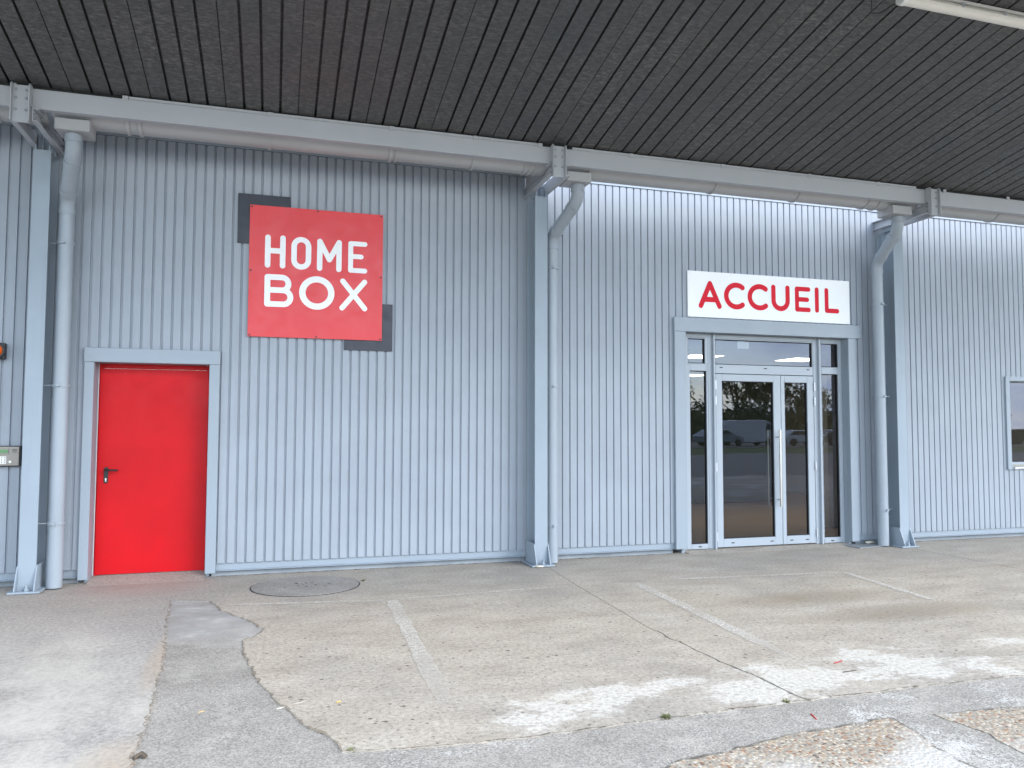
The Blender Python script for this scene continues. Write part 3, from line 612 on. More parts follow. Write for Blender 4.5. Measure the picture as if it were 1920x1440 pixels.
# ------------------------------------------------------------------ columns with their brackets
XC = (-2.188, 2.888, 7.930)
def make_column(xc, label):
    C = thing('steel_column', label, 'column', (xc, -.17, 0), 'steel columns along the facade')
    w, yf, yb, t = .075, -.32, -.022, .0107
    m = MB(); m.box(xc - w, xc + w, yf, yf + t, .02, 4.205); m.box(xc - w, xc + w, yb - t, yb, .02, 4.205); m.box(xc - .0036, xc + .0036, yf + t, yb - t, .02, 4.42)
    m.build('shaft', 'steel', C)
    m = MB(); m.box(xc - .135, xc + .135, -.415, -.01, .002, .020); m.build('base_plate', 'steel', C, .003)
    for s in (-1, 1):
        a = xc + s * (w + .001); b = a + s * .010
        m = MB(); m.prism([(-.02, .0205), (-.402, .0205), (-.402, .045), (-.322, .235), (-.30, .25), (-.02, .25)], 'x', min(a, b), max(a, b)); m.build('gusset', 'steel', C)
    m = MB(); m.tube([(xc + .01, -.365, .02), (xc + .01, -.365, .075)], .012, 10); m.prism([(xc + .01 + .02 * math.cos(k * math.pi / 3), -.365 + .02 * math.sin(k * math.pi / 3)) for k in range(6)], 'z', .021, .042); m.build('anchor_bolt', 'steel', C)
    m = MB(); m.box(xc - .052, xc + .052, -.262, -.252, 4.206, 4.40); m.box(xc - .066, xc - .0525, -.318, -.10, 4.206, 4.262); m.box(xc + .0525, xc + .066, -.318, -.10, 4.206, 4.262); m.build('head_plate', 'steel', C)
    for dx in (-.03, .03):
        for z in (4.245, 4.34):
            m = MB(); m.prism([(xc + dx + .013 * math.cos(k * math.pi / 3), z + .013 * math.sin(k * math.pi / 3)) for k in range(6)], 'y', -.274, -.2625); m.build('bolt', 'bolt', C)
    for s in (-1, 1):
        a = xc + s * .068; x1 = xc + s * .118; z0, z1, tt = 4.262, 4.378, .008
        P = [(a, z0), (x1, z0), (x1, z0 + tt), (a + s * tt, z0 + tt), (a + s * tt, z1 - tt), (x1, z1 - tt), (x1, z1), (a, z1)]
        m = MB(); m.prism(P, 'y', -.93, .003); ch = m.build('bracket_channel', 'beam', C)
        m = MB()
        for z in (4.295, 4.345): m.prism([(-.90 + .012 * math.cos(k * math.pi / 3), z + .012 * math.sin(k * math.pi / 3)) for k in range(6)], 'x', min(a + s * .0085, a + s * .019), max(a + s * .0085, a + s * .019))
        m.build('bolt', 'bolt', ch)
    hx = xc - .018
    m = MB(); m.box(hx - .066, hx + .066, -.944, -.935, 4.236, 4.572)
    h = m.build('hanger', 'beam', C)
    m = MB(); m.prism([(-.934, 4.236), (-.985, 4.236), (-.985, 4.56), (-.965, 4.585), (-.887, 4.585), (-.887, 4.40), (-.934, 4.395)], 'x', hx - .0745, hx - .0665); m.build('side_plate', 'beam', h)
    m = MB(); m.prism([(-.934, 4.236), (-.985, 4.236), (-.985, 4.56), (-.965, 4.585), (-.887, 4.585), (-.887, 4.40), (-.934, 4.395)], 'x', hx + .0665, hx + .0745); m.build('side_plate', 'beam', h)
    for dx in (-.04, .04):
        for z in (4.53, 4.455, 4.35):
            m = MB(); m.prism([(hx + dx + .012 * math.cos(k * math.pi / 3), z + .012 * math.sin(k * math.pi / 3)) for k in range(6)], 'y', -.954, -.9445); m.build('bolt', 'bolt', h)
    return C
col0 = make_column(XC[0], 'grey steel column at the left, between keypad and red door')
copy_tree(col0, (XC[1], -.17, 0), 'grey steel column in the middle, between square red sign and entrance')
copy_tree(col0, (XC[2], -.17, 0), 'grey steel column right of the entrance, with pipe on its left side')

# ------------------------------------------------------------------ canopy
SL, Y0, Z0 = 0.19, -.86, 4.615
CAN = thing('canopy', 'sloping canopy of dark galvanised roof sheets on a grey edge beam', 'canopy', (0, -.85, 4.4))
pit = .16583; sheet_me = None
def deck_mesh():
    gw, gt, dep = .0235, .0085, .055; pr = []
    for k in range(4):
        a = k * pit; w = gt if k == 0 else gw
        pr += [(a - w / 2, 0), (a - w / 2 - .004, dep), (a + w / 2 + .004, dep), (a + w / 2, 0)]
    pr.append((4 * pit - gt / 2 + .0012, 0)); n = len(pr); ya, yb = -.80, -5.05
    vs = [(x, y - Y0, z + SL * (Y0 - y)) for y in (ya, yb) for x, z in pr]
    vs = [(x, yy, zz) for x, yy, zz in vs]; me = bpy.data.meshes.new('roof_sheet')
    me.from_pydata(vs, [], [(i, i + 1, n + i + 1, n + i) for i in range(n - 1)]); me.materials.append(M['roof']); return me
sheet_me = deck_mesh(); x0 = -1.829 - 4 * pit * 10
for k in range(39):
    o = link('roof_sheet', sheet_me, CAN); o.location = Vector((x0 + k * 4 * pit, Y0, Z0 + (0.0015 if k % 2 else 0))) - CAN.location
m = MB(); a_, b_ = -.80, -5.05; m.prism([(a_, Z0 + SL * (Y0 - a_) + .062), (b_, Z0 + SL * (Y0 - b_) + .062), (b_, Z0 + SL * (Y0 - b_) + .10), (a_, Z0 + SL * (Y0 - a_) + .10)], 'x', -8.4, 16); m.build('light_block_slab', 'roof', CAN)  # unseen slab added above the deck to block light leaking between sheets
m = MB(); m.prism([(-.885, 4.394), (-.815, 4.394), (-.815, 4.402), (-.872, 4.402), (-.872, 4.566), (-.815, 4.566), (-.815, 4.575), (-.885, 4.575)], 'x', -8.4, 16); m.build('edge_beam', 'beam', CAN, .004)
m = MB(); m.box(-8.4, 16, -.83, -.818, 4.5752, 4.70); m.build('eaves_filler', 'black', CAN)
m = MB(); m.box(-8.4, 16, -5.06, -4.97, 5.16, 5.395); m.build('edge_beam', 'beam', CAN, .004)
m = MB(); m.prism([(-.889, 4.5755), (-.889, 4.600), (-.885, 4.600), (-.885, 4.5795), (-.84, 4.5795), (-.84, 4.5755)], 'x', -1.35, 2.66); m.build('beam_lip', 'beam', CAN)
m = MB(); m.prism([(-.889, 4.5755), (-.889, 4.600), (-.885, 4.600), (-.885, 4.5795), (-.84, 4.5795), (-.84, 4.5755)], 'x', 3.05, 7.70); m.build('beam_lip', 'beam', CAN)
for x in (-2.285, -1.378, -.096, 1.085, 1.962, 2.678, 3.75, 4.92, 6.105, 7.115, 8.147, 9.2, 10.3):
    m = MB(); m.box(x - .025, x + .025, -.897, -.8855, 4.558, 4.603); m.build('roof_clip', 'beam', CAN, .003)

# ------------------------------------------------------------------ gutters and downpipes
def gutter(xa, xb, label, hop, straps):
    G = thing('gutter', label, 'gutter', ((xa + xb) / 2, -.63, 4.34), 'grey gutters under the canopy edge')
    cy, cz, R, n = -.63, 4.50, .16, 16
    arc = [(cy + R * math.cos(math.pi + math.pi * k / n), cz + R * math.sin(math.pi + math.pi * k / n)) for k in range(n + 1)]
    arc = [(cy - R, cz + .03)] + arc + [(cy + R, cz + .05)]; inn = [(cy + (y - cy) * .97, z if z > cz else cz + (z - cz) * .97) for y, z in arc]
    m = MB(); P = arc + inn[::-1]; N = len(P)
    m.add([(xa, *p) for p in P] + [(xb, *p) for p in P], [(i, (i + 1) % N, N + (i + 1) % N, N + i) for i in range(N)], True)
    for x in (xa, xb): m.add([(x, *p) for p in arc], [tuple(range(len(arc)))])
    m.build('trough', 'gutter', G)
    # front bead
    m = MB(); m.tube([(xa, cy - R - .004, cz + .028), (xb, cy - R - .004, cz + .028)], .013, 10); m.build('bead', 'gutter', G)
    for x, wd in straps:
        o2 = [(cy + (y - cy) * 1.08, z if z > cz else cz + (z - cz) * 1.08) for y, z in arc]
        m = MB(); P2 = o2 + arc[::-1]; N2 = len(P2)
        m.add([(x - wd / 2, *p) for p in P2] + [(x + wd / 2, *p) for p in P2], [(i, (i + 1) % N2, N2 + (i + 1) % N2, N2 + i) for i in range(N2)] + [tuple(range(N2))[::-1], tuple(range(N2, 2 * N2))])
        m.build('joint_strap', 'gutter', G)
    if hop:
        m = MB(); m.box(hop[0], hop[1], -.80, -.535, 4.262, 4.367); m.build('outlet_box', 'gutter', G, .004)
    return G
gutter(-8.2, -2.05, 'grey gutter at the far left, left of the first column', None, ((-2.46, .03), (-3.6, .03)))
gutter(-1.99, 2.80, 'grey gutter above the red door and square red sign', (-1.976, -1.684), ((-1.38, .03), (-1.275, .03), (-.104, .035), (1.10, .03), (1.155, .018), (1.983, .03), (2.56, .02), (2.62, .02), (2.68, .02)))
gutter(2.99, 7.85, 'grey gutter above the glazed entrance', (3.022, 3.309), ((3.30, .012), (4.917, .02), (6.07, .02), (7.10, .02), (7.26, .015)))
gutter(7.955, 16, 'grey gutter at the far right, above the edge window', None, ((9.19, .02), (10.5, .02)))
for G in [o for o in COL.objects if o.name.startswith('gutter')][2:3]:
    m = MB(); m.box(7.415, 7.712, -.80, -.525, 4.262, 4.367); m.build('outlet_box', 'gutter', G, .004)

def downpipe(cx, xv, label, clampz, side):
    D = thing('downpipe', label, 'downpipe', (xv, -.20, 0), 'grey downpipes beside the columns')
    yt, yv, R = -.665, -.20, .070
    def bend(a, b, c, r, n=6):
        a, b, c = Vector(a), Vector(b), Vector(c); p = b + (a - b).normalized() * r; q = b + (c - b).normalized() * r
        return [((1 - t) ** 2 * p + 2 * t * (1 - t) * b + t * t * q) for t in [i / n for i in range(n + 1)]]
    A = (cx, yt, 4.265); Bp = (cx, yt, 4.09); Cp = (xv, yv, 3.76); Dp = (xv, yv, 0.012)
    m = MB(); m.tube([A] + bend(A, Bp, Cp, .09) + bend(Bp, Cp, Dp, .09) + [Dp], R, 24); m.build('pipe', 'pipe', D)
    dv = (Vector(Cp) - Vector(Bp)).normalized()
    def collar(p, d, L, r): m = MB(); p = Vector(p); m.tube([p - d * L / 2, p + d * L / 2], r, 24); return m.build('collar', 'pipe', D)
    Z = Vector((0, 0, -1))
    collar((cx, yt, 4.222), Z, .075, R + .007); collar(Vector(Bp) + dv * .115, dv, .06, R + .007)
    collar(Vector(Cp) - dv * .115, dv, .06, R + .007); collar((xv, yv, 3.645), Z, .055, R + .007)
    for z in clampz:
        m = MB(); m.tube([(xv, yv, z - .013), (xv, yv, z + .013)], R + .009, 24); m.box(xv - .014, xv + .012, yv - R - .03, yv - R - .004, z - .012, z + .012)
        x2 = xv - side * R; m.tube([(x2, yv, z), (x2 - side * .085, yv, z)], .007, 8); m.build('clamp', 'pipe', D)
    return D
downpipe(-1.842, -1.988, 'grey downpipe between the left column and the red door', (3.33, 1.94, .62), 1)
downpipe(3.197, 3.056, 'grey downpipe on the right side of the middle column', (3.40, 2.02, .43), 1)
downpipe(7.610, 7.690, 'grey downpipe left of the right column, above chequer plate', (3.2, 1.97, .48), -1)

# ------------------------------------------------------------------ tube light and stray cable under the canopy
def roofz(y): return Z0 + SL * (Y0 - y)
ty = -3.66; tz = roofz(ty) - .075
T = thing('tube_light', 'long white fluorescent tube fitting under the dark canopy', 'tube light', (5.6, ty, tz))
m = MB(); m.prism([(ty + .052 * math.cos(a * math.pi / 6), tz + .045 * math.sin(a * math.pi / 6)) for a in range(12)], 'x', 4.90, 6.36); m.build('diffuser', 'tube', T, .0)
for a, b in ((4.85, 4.8995), (6.3605, 6.41)):
    m = MB(); m.prism([(ty + .058 * math.cos(k * math.pi / 6), tz + .05 * math.sin(k * math.pi / 6)) for k in range(12)], 'x', a, b); m.build('end_cap', 'white_plastic', T, .003)
m = MB(); m.box(4.90, 6.36, ty - .035, ty + .035, tz + .046, tz + .07); m.build('back_tray', 'white_plastic', T)
for x in (5.06, 5.45, 5.9, 6.25):
    m = MB(); m.box(x - .012, x + .012, ty - .064, ty - .050, tz - .005, tz + .03); m.box(x - .012, x + .012, ty + .050, ty + .064, tz - .005, tz + .03); m.build('clip', 'hinge', T)
m = MB(); yc = -3.42
m.tube([(4.55, -3.62, roofz(-3.62) - .02), (4.66, -3.55, roofz(-3.55) - .05), (4.74, -3.46, roofz(-3.46) - .075), (4.84, -3.45, roofz(-3.45) - .05), (4.9, -3.55, roofz(-3.55) - .03)], .006, 8)
tag(m.build('loose_cable', 'black'), 'thin black loose cable hanging near the end of the tube light', 'cable')

# ------------------------------------------------------------------ signs
def sdf_letter(strokes, r, x0, x1, z0, z1, h=.006):
    nx = int((x1 - x0) / h) + 2; nzz = int((z1 - z0) / h) + 2
    def seg(px, pz, a, b):
        dx, dz = b[0] - a[0], b[1] - a[1]; L = dx * dx + dz * dz
        t = 0 if L < 1e-12 else max(0, min(1, ((px - a[0]) * dx + (pz - a[1]) * dz) / L))
        return math.hypot(px - a[0] - t * dx, pz - a[1] - t * dz)
    val = [[min(seg(x0 + i * h, z0 + j * h, a, b) for a, b in strokes) - r for j in range(nzz)] for i in range(nx)]
    vs = {}; V = []; F = []
    def key(k, p):
        if k not in vs: vs[k] = len(V); V.append(p)
        return vs[k]
    def P(i, j): return (x0 + i * h, z0 + j * h)
    for i in range(nx - 1):
        for j in range(nzz - 1):
            cs = [(i, j), (i + 1, j), (i + 1, j + 1), (i, j + 1)]; vv = [val[a][b] for a, b in cs]
            if min(vv) >= 0: continue
            poly = []
            for q in range(4):
                a, b = cs[q], cs[(q + 1) % 4]; va, vb = vv[q], vv[(q + 1) % 4]
                if va < 0: poly.append(key(('c', a), P(*a)))
                if (va < 0) != (vb < 0):
                    t = va / (va - vb); pa, pb = P(*a), P(*b)
                    poly.append(key(('e', min(a, b), max(a, b)), (pa[0] + (pb[0] - pa[0]) * t, pa[1] + (pb[1] - pa[1]) * t)))
            if len(poly) >= 3: F.append(tuple(poly))
    return V, F
def arc(cx, cz, rx, rz, a0, a1, n=18): return [(cx + rx * math.cos(math.radians(a0 + (a1 - a0) * k / n)), cz + rz * math.sin(math.radians(a0 + (a1 - a0) * k / n))) for k in range(n + 1)]
def pl_(*p): return list(zip(p[:-1], p[1:]))
def letter(lines, r, mat, parent, y):
    st = [s for L in lines for s in pl_(*L)]; xs = [p[0] for L in lines for p in L]; zs = [p[1] for L in lines for p in L]
    V, F = sdf_letter(st, r, min(xs) - r - .02, max(xs) + r + .02, min(zs) - r - .02, max(zs) + r + .02)
    bm = bmesh.new(); bv = [bm.verts.new((x, y, z)) for x, z in V]
    for f in F:
        try: bm.faces.new([bv[i] for i in f])
        except ValueError: pass
    bmesh.ops.dissolve_limit(bm, angle_limit=.004, verts=bm.verts, edges=bm.edges)
    bmesh.ops.triangulate(bm, faces=bm.faces); bmesh.ops.recalc_face_normals(bm, faces=bm.faces)
    off = parent_loc(parent); bmesh.ops.translate(bm, verts=bm.verts, vec=-off)
    me = bpy.data.meshes.new('letter'); bm.to_mesh(me); bm.free(); me.materials.append(M[mat]); return link('letter', me, parent)
S1 = thing('wall_sign', 'square red sign reading HOME BOX with two dark grey corner squares behind', 'sign', (.41, -.02, 2.39))
m = MB(); m.box(-.416, .117, -.014, -.009, 3.497, 4.034); m.build('back_panel', 'dark_sign', S1)
m = MB(); m.box(.709, 1.236, -.014, -.009, 2.389, 2.915); m.build('back_panel', 'dark_sign', S1)
m = MB(); m.box(-.294, 1.117, -.032, -.028, 2.503, 3.914); m.build('front_panel', 'red_sign', S1)
m = MB()
for px, pz in ((-.24, 3.85), (1.06, 3.85), (-.24, 2.56), (1.06, 2.56), (.41, 3.86), (.41, 2.55)): m.box(px - .01, px + .01, -.0275, -.0005, pz - .01, pz + .01)
m.build('spacer', 'black', S1)
def dots(par, pts, y, mat='black', r=.0085):
    for x, z in pts:
        m = MB(); m.prism([(x + r * math.cos(k * math.pi / 4), z + r * math.sin(k * math.pi / 4)) for k in range(8)], 'y', y - .004, y); m.build('screw', mat, par)
dots(S1, ((-.275, 3.895), (.41, 3.897), (1.098, 3.895), (-.275, 3.21), (1.098, 3.21), (-.275, 2.52), (.41, 2.52), (1.098, 2.52)), -.0325, 'black', .0095)
dots(S1, ((-.40, 4.018), (.10, 4.018), (-.40, 3.513), (-.31, 3.513), (1.22, 2.90), (1.135, 2.90), (1.22, 2.405), (.725, 2.405)), -.0145)
LY = -.0335; r1 = .0287
letter([[(-.106, 3.574), (-.106, 3.274)], [(.048, 3.575), (.048, 3.274)], [(-.106, 3.432), (.048, 3.432)]], r1, 'white_letter', S1, LY)
letter([arc(.2405, 3.497, .0755, .0755, 0, 180) + arc(.2405, 3.349, .0755, .0755, 180, 360) + [(.316, 3.497)]], r1, 'white_letter', S1, LY)
letter([[(.435, 3.272), (.435, 3.568), (.538, 3.372), (.640, 3.568), (.640, 3.271)]], r1, 'white_letter', S1, LY)
letter([[(.920, 3.568), (.766, 3.568), (.766, 3.270), (.921, 3.270)], [(.766, 3.425), (.879, 3.425)]], .0265, 'white_letter', S1, LY)
letter([[(-.103, 3.008), (-.103, 3.147), (.047, 3.147)] + arc(.047, 3.078, .066, .069, 90, -90) + [(-.103, 3.008)], [(-.103, 3.008), (.062, 3.008)] + arc(.062, 2.933, .073, .075, 90, -90) + [(-.103, 2.857), (-.103, 3.008)]], .030, 'white_letter', S1, LY)
letter([arc(.411, 2.999, .153, .149, 0, 360, 40)], .0335, 'white_letter', S1, LY)
letter([[(.685, 3.145), (.925, 2.851)], [(.921, 3.146), (.681, 2.850)]], .0287, 'white_letter', S1, LY)

S2 = thing('wall_sign', 'white rectangular sign reading ACCUEIL in red letters above the entrance', 'sign', (6.16, -.02, 2.945))
m = MB(); m.box(4.937, 7.383, -.022, -.012, 2.945, 3.529); m.build('front_panel', 'white_sign', S2)
m = MB()
for px in (5.0, 5.8, 6.5, 7.32):
    for pz in (2.99, 3.48): m.box(px - .01, px + .01, -.0115, -.0005, pz - .01, pz + .01)
m.build('spacer', 'white_plastic', S2)
dots(S2, ((4.965, 3.505), (7.352, 3.505), (4.965, 2.968), (7.352, 2.968), (6.16, 3.507), (5.56, 3.507), (6.76, 3.507), (5.56, 2.968), (6.76, 2.968)), -.0225, 'white_plastic')
LY2 = -.0235; ra = .033
letter([[(5.122, 3.092), (5.253, 3.378), (5.388, 3.092)], [(5.165, 3.174), (5.346, 3.174)]], ra, 'red_letter', S2, LY2)
letter([arc(5.637, 3.238, .148, .141, 52, 308, 26)], ra, 'red_letter', S2, LY2)
letter([arc(5.983, 3.240, .148, .139, 52, 308, 26)], ra, 'red_letter', S2, LY2)
letter([[(6.191, 3.383), (6.192, 3.209)] + arc(6.2995, 3.212, .1075, .106, 180, 360) + [(6.407, 3.384)]], ra, 'red_letter', S2, LY2)
letter([[(6.731, 3.382), (6.551, 3.382), (6.551, 3.109), (6.732, 3.109)], [(6.551, 3.244), (6.709, 3.244)]], .0305, 'red_letter', S2, LY2)
letter([[(6.862, 3.387), (6.862, 3.109)]], .0305, 'red_letter', S2, LY2)
letter([[(7.015, 3.386), (7.017, 3.113), (7.184, 3.113)]], .0305, 'red_letter', S2, LY2)

# ------------------------------------------------------------------ keypad and beacon at the left edge
K = thing('intercom_keypad', 'pewter metal intercom with green display and white keys, left of the first column', 'intercom', (-2.49, -.03, 1.16))
m = MB(); m.box(-2.64, -2.348, -.045, -.001, 1.158, 1.358); m.build('back_box', 'black', K, .004)
m = MB(); m.box(-2.634, -2.360, -.060, -.0455, 1.166, 1.350); m.build('face_plate', 'pewter', K, .006, 2)
m = MB(); m.box(-2.60, -2.446, -.066, -.0605, 1.278, 1.334); m.build('display_frame', 'pewter', K, .002)
m = MB(); m.box(-2.592, -2.454, -.068, -.0665, 1.288, 1.322); m.build('display', 'lcd', K)
m = MB(); m.box(-2.574, -2.465, -.064, -.0605, 1.184, 1.258); m.build('key_pad', 'white_plastic', K, .002)
for r in range(4):
    for c in range(4):
        m = MB(); x = -2.562 + c * .026; z = 1.192 + r * .0175; m.box(x, x + .012, -.066, -.0645, z, z + .008); m.build('key', 'pewter', K)
for z in (1.296, 1.309, 1.321):
    m = MB(); m.box(-2.418, -2.378, -.0625, -.0605, z, z + .005); m.build('speaker_slot', 'black', K)
m = MB(); m.tube([(-2.432, -.0605, 1.204), (-2.432, -.068, 1.204)], .012, 16); m.build('lock', 'stainless', K)
A = thing('warning_beacon', 'black box with round orange lens on the wall at the left edge', 'beacon', (-2.585, -.05, 2.2))
m = MB(); m.box(-2.66, -2.512, -.075, -.001, 2.196, 2.352); m.build('housing', 'black', A, .008, 2)
m = MB(); m.tube([(-2.586, -.0755, 2.274), (-2.586, -.100, 2.274)], .079, 28); m.build('bezel', 'black', A)
m = MB(); m.tube([(-2.586, -.1005, 2.274), (-2.586, -.118, 2.274), (-2.586, -.132, 2.274), (-2.586, -.138, 2.274)], [.064, .060, .040, .010], 28); m.build('lens', 'lens', A)

# ------------------------------------------------------------------ things on the ground
mh = thing('manhole_cover', 'round dark concrete manhole cover in front of the square red sign', 'manhole cover', (.319, -.735, .0))
def disc(r0, r1, z0, z1, n=56, cx=.319, cy=-.735):
    m = MB(); P = []
    for r, z in ((r0, z1), (r1, z1), (r1, z0)): P += [(cx + r * math.cos(2 * math.pi * k / n), cy + r * .94 * math.sin(2 * math.pi * k / n), z) for k in range(n)]
    F = [(k, (k + 1) % n, n + (k + 1) % n, n + k) for k in range(n)] + [(n + k, n + (k + 1) % n, 2 * n + (k + 1) % n, 2 * n + k) for k in range(n)]
    if r0 < 1e-6: F = [(k, (k + 1) % n, n + (k + 1) % n, n + k) for k in range(n)][:0] + [tuple(range(n, 2 * n))] + F[n:]
    return m.add(P, F)
disc(.5075, .520, .0005, .0035).build('joint_ring', 'rubber', mh)
disc(0, .507, .0005, .007).build('lid', 'manhole', mh)
for k in range(12):
    a = random.uniform(0, 6.28); r = random.uniform(.05, .27); x = .319 + r * math.cos(a) * 1.2; y = -.735 + r * math.sin(a) * .6
    m = MB(); s = random.uniform(.008, .016); m.box(x - s, x + s, y - s * .8, y + s * .8, .0071, .0078); m.build('lifting_slot', 'rubber', mh)
cp = thing('chequer_plate', 'small metal chequer plate on the ground right of the entrance', 'metal plate', (7.5, -.15, 0))
m = MB(); m.prism([(7.235, -.29), (7.80, -.20), (7.86, .01), (7.20, .01)], 'z', .002, .012); m.build('plate', 'checker', cp)
m = MB()
for i in range(22):
    for j in range(10):
        x = 7.25 + i * .026; y = -.265 + j * .027 + .09 * (x - 7.235) / .565 * (1 - j / 10)
        if x > 7.80: continue
        s = 1 if (i + j) % 2 else -1; d = Vector((.009, s * .009, 0)); nn = Vector((-.0025 * s, .0025, 0)); c = Vector((x, y, .0122))
        m.add([c - d, c + nn, c + d, c - nn, c + Vector((0, 0, .003))], [(0, 1, 4), (1, 2, 4), (2, 3, 4), (3, 0, 4)])
tag(m.build('tread_pattern', 'checker', cp), kind='stuff')
def blob(name, c, r, mat, label, cat, sq=.6, seed=1):
    bm = bmesh.new(); bmesh.ops.create_icosphere(bm, subdivisions=2, radius=1); rnd = random.Random(seed)
    for v in bm.verts: v.co = Vector((v.co.x * r[0], v.co.y * r[1], v.co.z * r[2])) * rnd.uniform(.82, 1.12)
    me = bpy.data.meshes.new(name); bm.to_mesh(me); bm.free(); me.materials.append(M[mat])
    return tag(link(name, me, None, c), label, cat)
blob('stone', (7.62, -.03, .03), (.075, .03, .022), 'stone', 'pale flat stone by the foot of the right downpipe', 'stone', seed=4)
blob('stone', (2.83, -.42, .012), (.05, .03, .012), 'stone', 'small pale stone left of the middle column base', 'stone', seed=5)
def weed(c, s, label, seed):
    rnd = random.Random(seed); m = MB()
    for k in range(34):
        a = rnd.uniform(0, 6.28); L = s * rnd.uniform(.4, 1); b = Vector((rnd.uniform(-.35, .35) * s, rnd.uniform(-.25, .25) * s, 0)) + Vector(c)
        t = b + Vector((math.cos(a) * L * .8, math.sin(a) * L * .8, L * rnd.uniform(.25, .8))); md = (b + t) / 2 + Vector((0, 0, L * .15)); w = Vector((-math.sin(a), math.cos(a), 0)) * L * .18
        m.add([b, md + w, t, md - w], [(0, 1, 2, 3)])
    o = m.build('weed', 'leafg'); return tag(o, label, 'weed')
weed((2.03, -4.835, -.01), .05, 'small green weed on the slab edge below the middle bay', 1)
weed((2.80, -4.82, -.01), .035, 'thin green weed where the slab joint meets the asphalt strip', 2)
weed((.875, -.66, 0), .03, 'tiny green weed at the right rim of the manhole cover', 3)
weed((.38, -4.79, -.01), .03, 'small dark weed at the corner of the asphalt wedge', 4)
def stick(pts, r, mat, label, cat, name):
    m = MB(); m.tube(pts, r, 6); return tag(m.build(name, mat), label, cat)
stick([(.04, -4.10, -.005), (.16, -4.05, -.001), (.27, -4.0, -.005)], .003, 'stone', 'thin pale straw lying on the asphalt wedge', 'straw', 'straw')
stick([(-.37, -4.03, -.008), (-.34, -4.02, -.008)], .005, 'butt', 'orange cigarette end on the asphalt wedge, left one', 'cigarette end', 'cigarette_end')
stick([(.36, -4.12, .006), (.385, -4.11, .006)], .004, 'butt', 'orange cigarette end on the concrete right of the wedge', 'cigarette end', 'cigarette_end')
stick([(2.80, -5.08, -.008), (2.82, -5.01, -.004)], .005, 'shred', 'red plastic shred on the grey asphalt strip', 'plastic shred', 'plastic_shred')
stick([(3.55, -4.30, .005), (3.63, -4.28, .008)], .004, 'shred', 'red plastic shred on the white stained slab', 'plastic shred', 'plastic_shred')
stick([(3.48, -4.47, .004), (3.58, -4.47, .008)], .003, 'bark', 'dark twig on the white stained slab', 'twig', 'twig')
stick([(-.60, -4.60, .004), (-.57, -4.58, .014), (-.55, -4.60, .004)], .012, 'bark', 'curled dry leaf at the left edge of the asphalt wedge', 'dry leaf', 'dry_leaf')

# ------------------------------------------------------------------ across the yard (seen mirrored in the glass)
def vehicle(x, y, paint_, kind, label, rz=0):
    V = thing('parked_' + kind, label, kind, (x, y, -.03))
    if kind == 'van': prof = [(-2.6, .35), (-2.65, 1.9), (-2.5, 2.25), (1.3, 2.3), (1.75, 2.1), (2.2, 1.25), (2.75, 1.05), (2.8, .35)]; win = [(1.25, 1.35), (1.35, 2.05), (1.65, 1.98), (2.08, 1.30)]; hw = .95
    else: prof = [(-2.1, .3), (-2.15, .85), (-1.9, .98), (-1.3, 1.42), (.3, 1.45), (1.05, .98), (1.95, .82), (2.1, .3)]; win = [(-1.55, 1.0), (-1.2, 1.36), (.25, 1.38), (.85, 1.0)]; hw = .85
    P = V.location
    m = MB(); m.prism([(P.x + a, P.z + b) for a, b in prof], 'y', y - hw, y + hw); m.build('body', paint_, V, .06, 2)
    for s in (-1, 1): m = MB(); m.prism([(P.x + a, P.z + b) for a, b in win], 'y', y + s * (hw + .004) - .006, y + s * (hw + .004) + .006); m.build('window', 'car_glass', V)
    for wx in (-1.5 if kind == 'van' else -1.3, 1.7 if kind == 'van' else 1.3):
        for s in (-1, 1): m = MB(); m.tube([(P.x + wx, y + s * hw - .1, .30), (P.x + wx, y + s * hw + .1, .30)], .33, 18); m.build('wheel', 'tyre', V)
    return V
vehicle(36.5, -50, 'car_grey', 'car', 'grey car parked across the yard, mirrored in the left sidelight')
vehicle(40.5, -52, 'car_white', 'van', 'white van parked across the yard, mirrored in the wide door leaf')
vehicle(45.5, -51, 'car_white', 'car', 'white car parked beside the van across the yard')
vehicle(50.5, -52, 'car_dark', 'car', 'dark car parked across the yard, mirrored in the narrow door leaf')
vehicle(55.5, -51, 'car_red', 'van', 'red van parked across the yard, mirrored in the right sidelight')
vehicle(72, -52, 'car_dark', 'car', 'dark car across the yard, mirrored in the edge window')
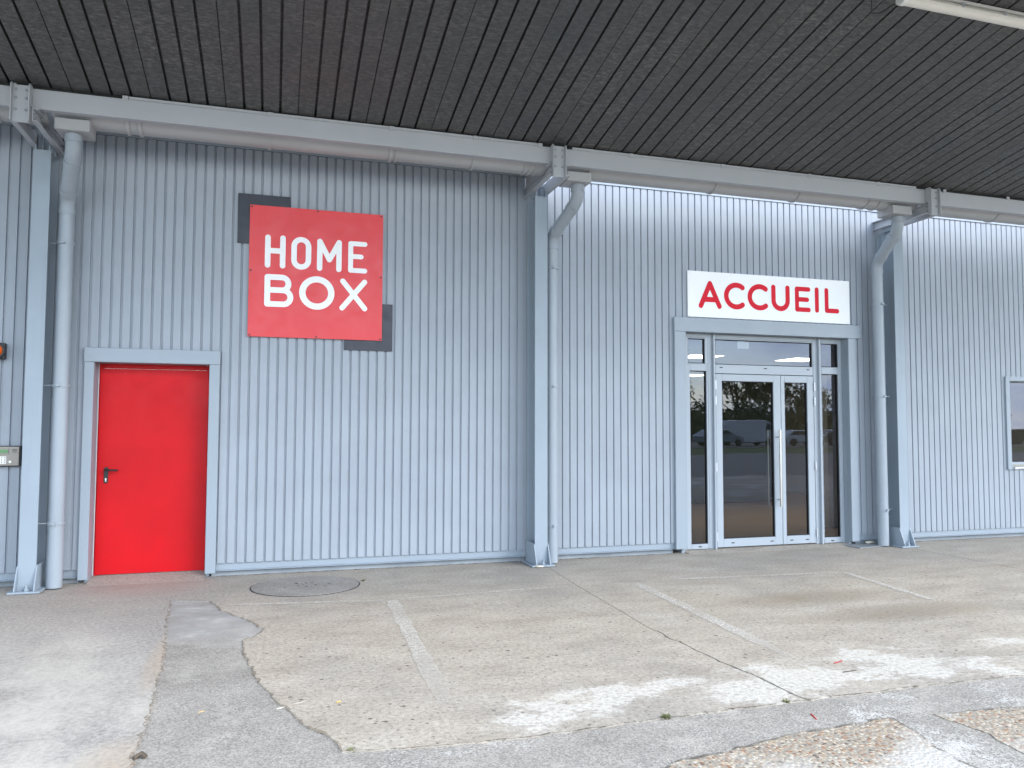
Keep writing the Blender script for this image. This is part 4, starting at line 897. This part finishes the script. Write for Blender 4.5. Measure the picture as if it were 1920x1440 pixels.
def tree_mesh(seed, H, Wd):
    rnd = random.Random(seed); tr = MB(); tr.tube([(0, 0, -.2), (.1, 0, H * .3), (0, .1, H * .6), (.05, 0, H * .9)], [.28, .2, .12, .04], 10)
    lf = MB(); cl = []
    for k in range(34):
        a = rnd.uniform(0, 6.28); z = rnd.uniform(.10, 1.0); rr = Wd * math.sin(math.pi * min(.97, max(.12, (z - .1) / .95))) ** .7 * math.sqrt(rnd.random())
        c = Vector((math.cos(a) * rr, math.sin(a) * rr, z * H)); cl.append((c, rnd.uniform(.5, 1.15)))
        if k < 9: tr.tube([(0.03, 0, z * H * .6), tuple(c * .7 + Vector((0, 0, z * H * .25))), tuple(c)], [.09, .05, .02], 6)
    for c, r in cl:
        for q in range(95):
            d = Vector((rnd.gauss(0, 1), rnd.gauss(0, 1), rnd.gauss(0, .75))) * r * .55; p = c + d; s = rnd.uniform(.10, .24)
            u = Vector((rnd.uniform(-1, 1), rnd.uniform(-1, 1), rnd.uniform(-1, 1))).normalized() * s; w = u.orthogonal().normalized() * s * .5
            lf.add([p - u, p + w, p + u, p - w], [(0, 1, 2, 3)])
    return tr, lf
protos = []
for i, (H, Wd, mt) in enumerate(((6.2, 3.0, 'leafd'), (5.4, 3.3, 'leafg'), (7.0, 2.8, 'leafd'))):
    t, lf = tree_mesh(31 + i, H, Wd); R = thing('broadleaf_tree', 'tree', 'tree', (0, 0, 0), 'trees beyond the parking lot'); t.build('trunk', 'bark', R); lf.build('crown', mt, R); protos.append(R)
spots = [(38, -70, 0, 'tall dark tree beyond the parking lot, mirrored in the left sidelight'), (45, -73, 1, 'round green tree beyond the white van'), (52, -71, 2, 'tallest dark tree mirrored in the wide door leaf'),
         (58, -72, 0, 'dark tree beyond the dark car across the yard'), (65, -74, 1, 'round green tree mirrored in the narrow door leaf'), (72, -70, 2, 'tall dark tree mirrored in the right sidelight'), (82, -74, 0, 'dark tree far along the parking lot, mirrored in the edge window'), (30, -74, 1, 'round green tree at the near end of the tree row')]
used = set()
for x, y, k, lab in spots:
    if k not in used: used.add(k); o = protos[k]; o.location = (x, y, -.09); o['label'] = lab
    else: o = copy_tree(protos[k], (x, y, -.09), lab)
    o.rotation_euler.z = random.uniform(0, 6.28); sc_ = random.uniform(1.0, 1.25); o.scale = (sc_, sc_, sc_)
h = MB(); rnd = random.Random(5)
for k in range(11000):
    x = rnd.uniform(22, 100); p = Vector((x, -78 + rnd.gauss(0, 1.0), rnd.uniform(0, 2.6) + abs(rnd.gauss(0, 1)) * .7)); s = rnd.uniform(.2, .5)
    u = Vector((rnd.uniform(-1, 1), rnd.uniform(-.4, .4), rnd.uniform(-1, 1))).normalized() * s; w = u.orthogonal().normalized() * s * .6
    h.add([p - u, p + w, p + u, p - w], [(0, 1, 2, 3)])
tag(h.build('hedge', 'leafd'), 'dense dark hedge mass behind the trees across the yard', 'hedge', kind='stuff')
SC.render.engine = 'CYCLES'
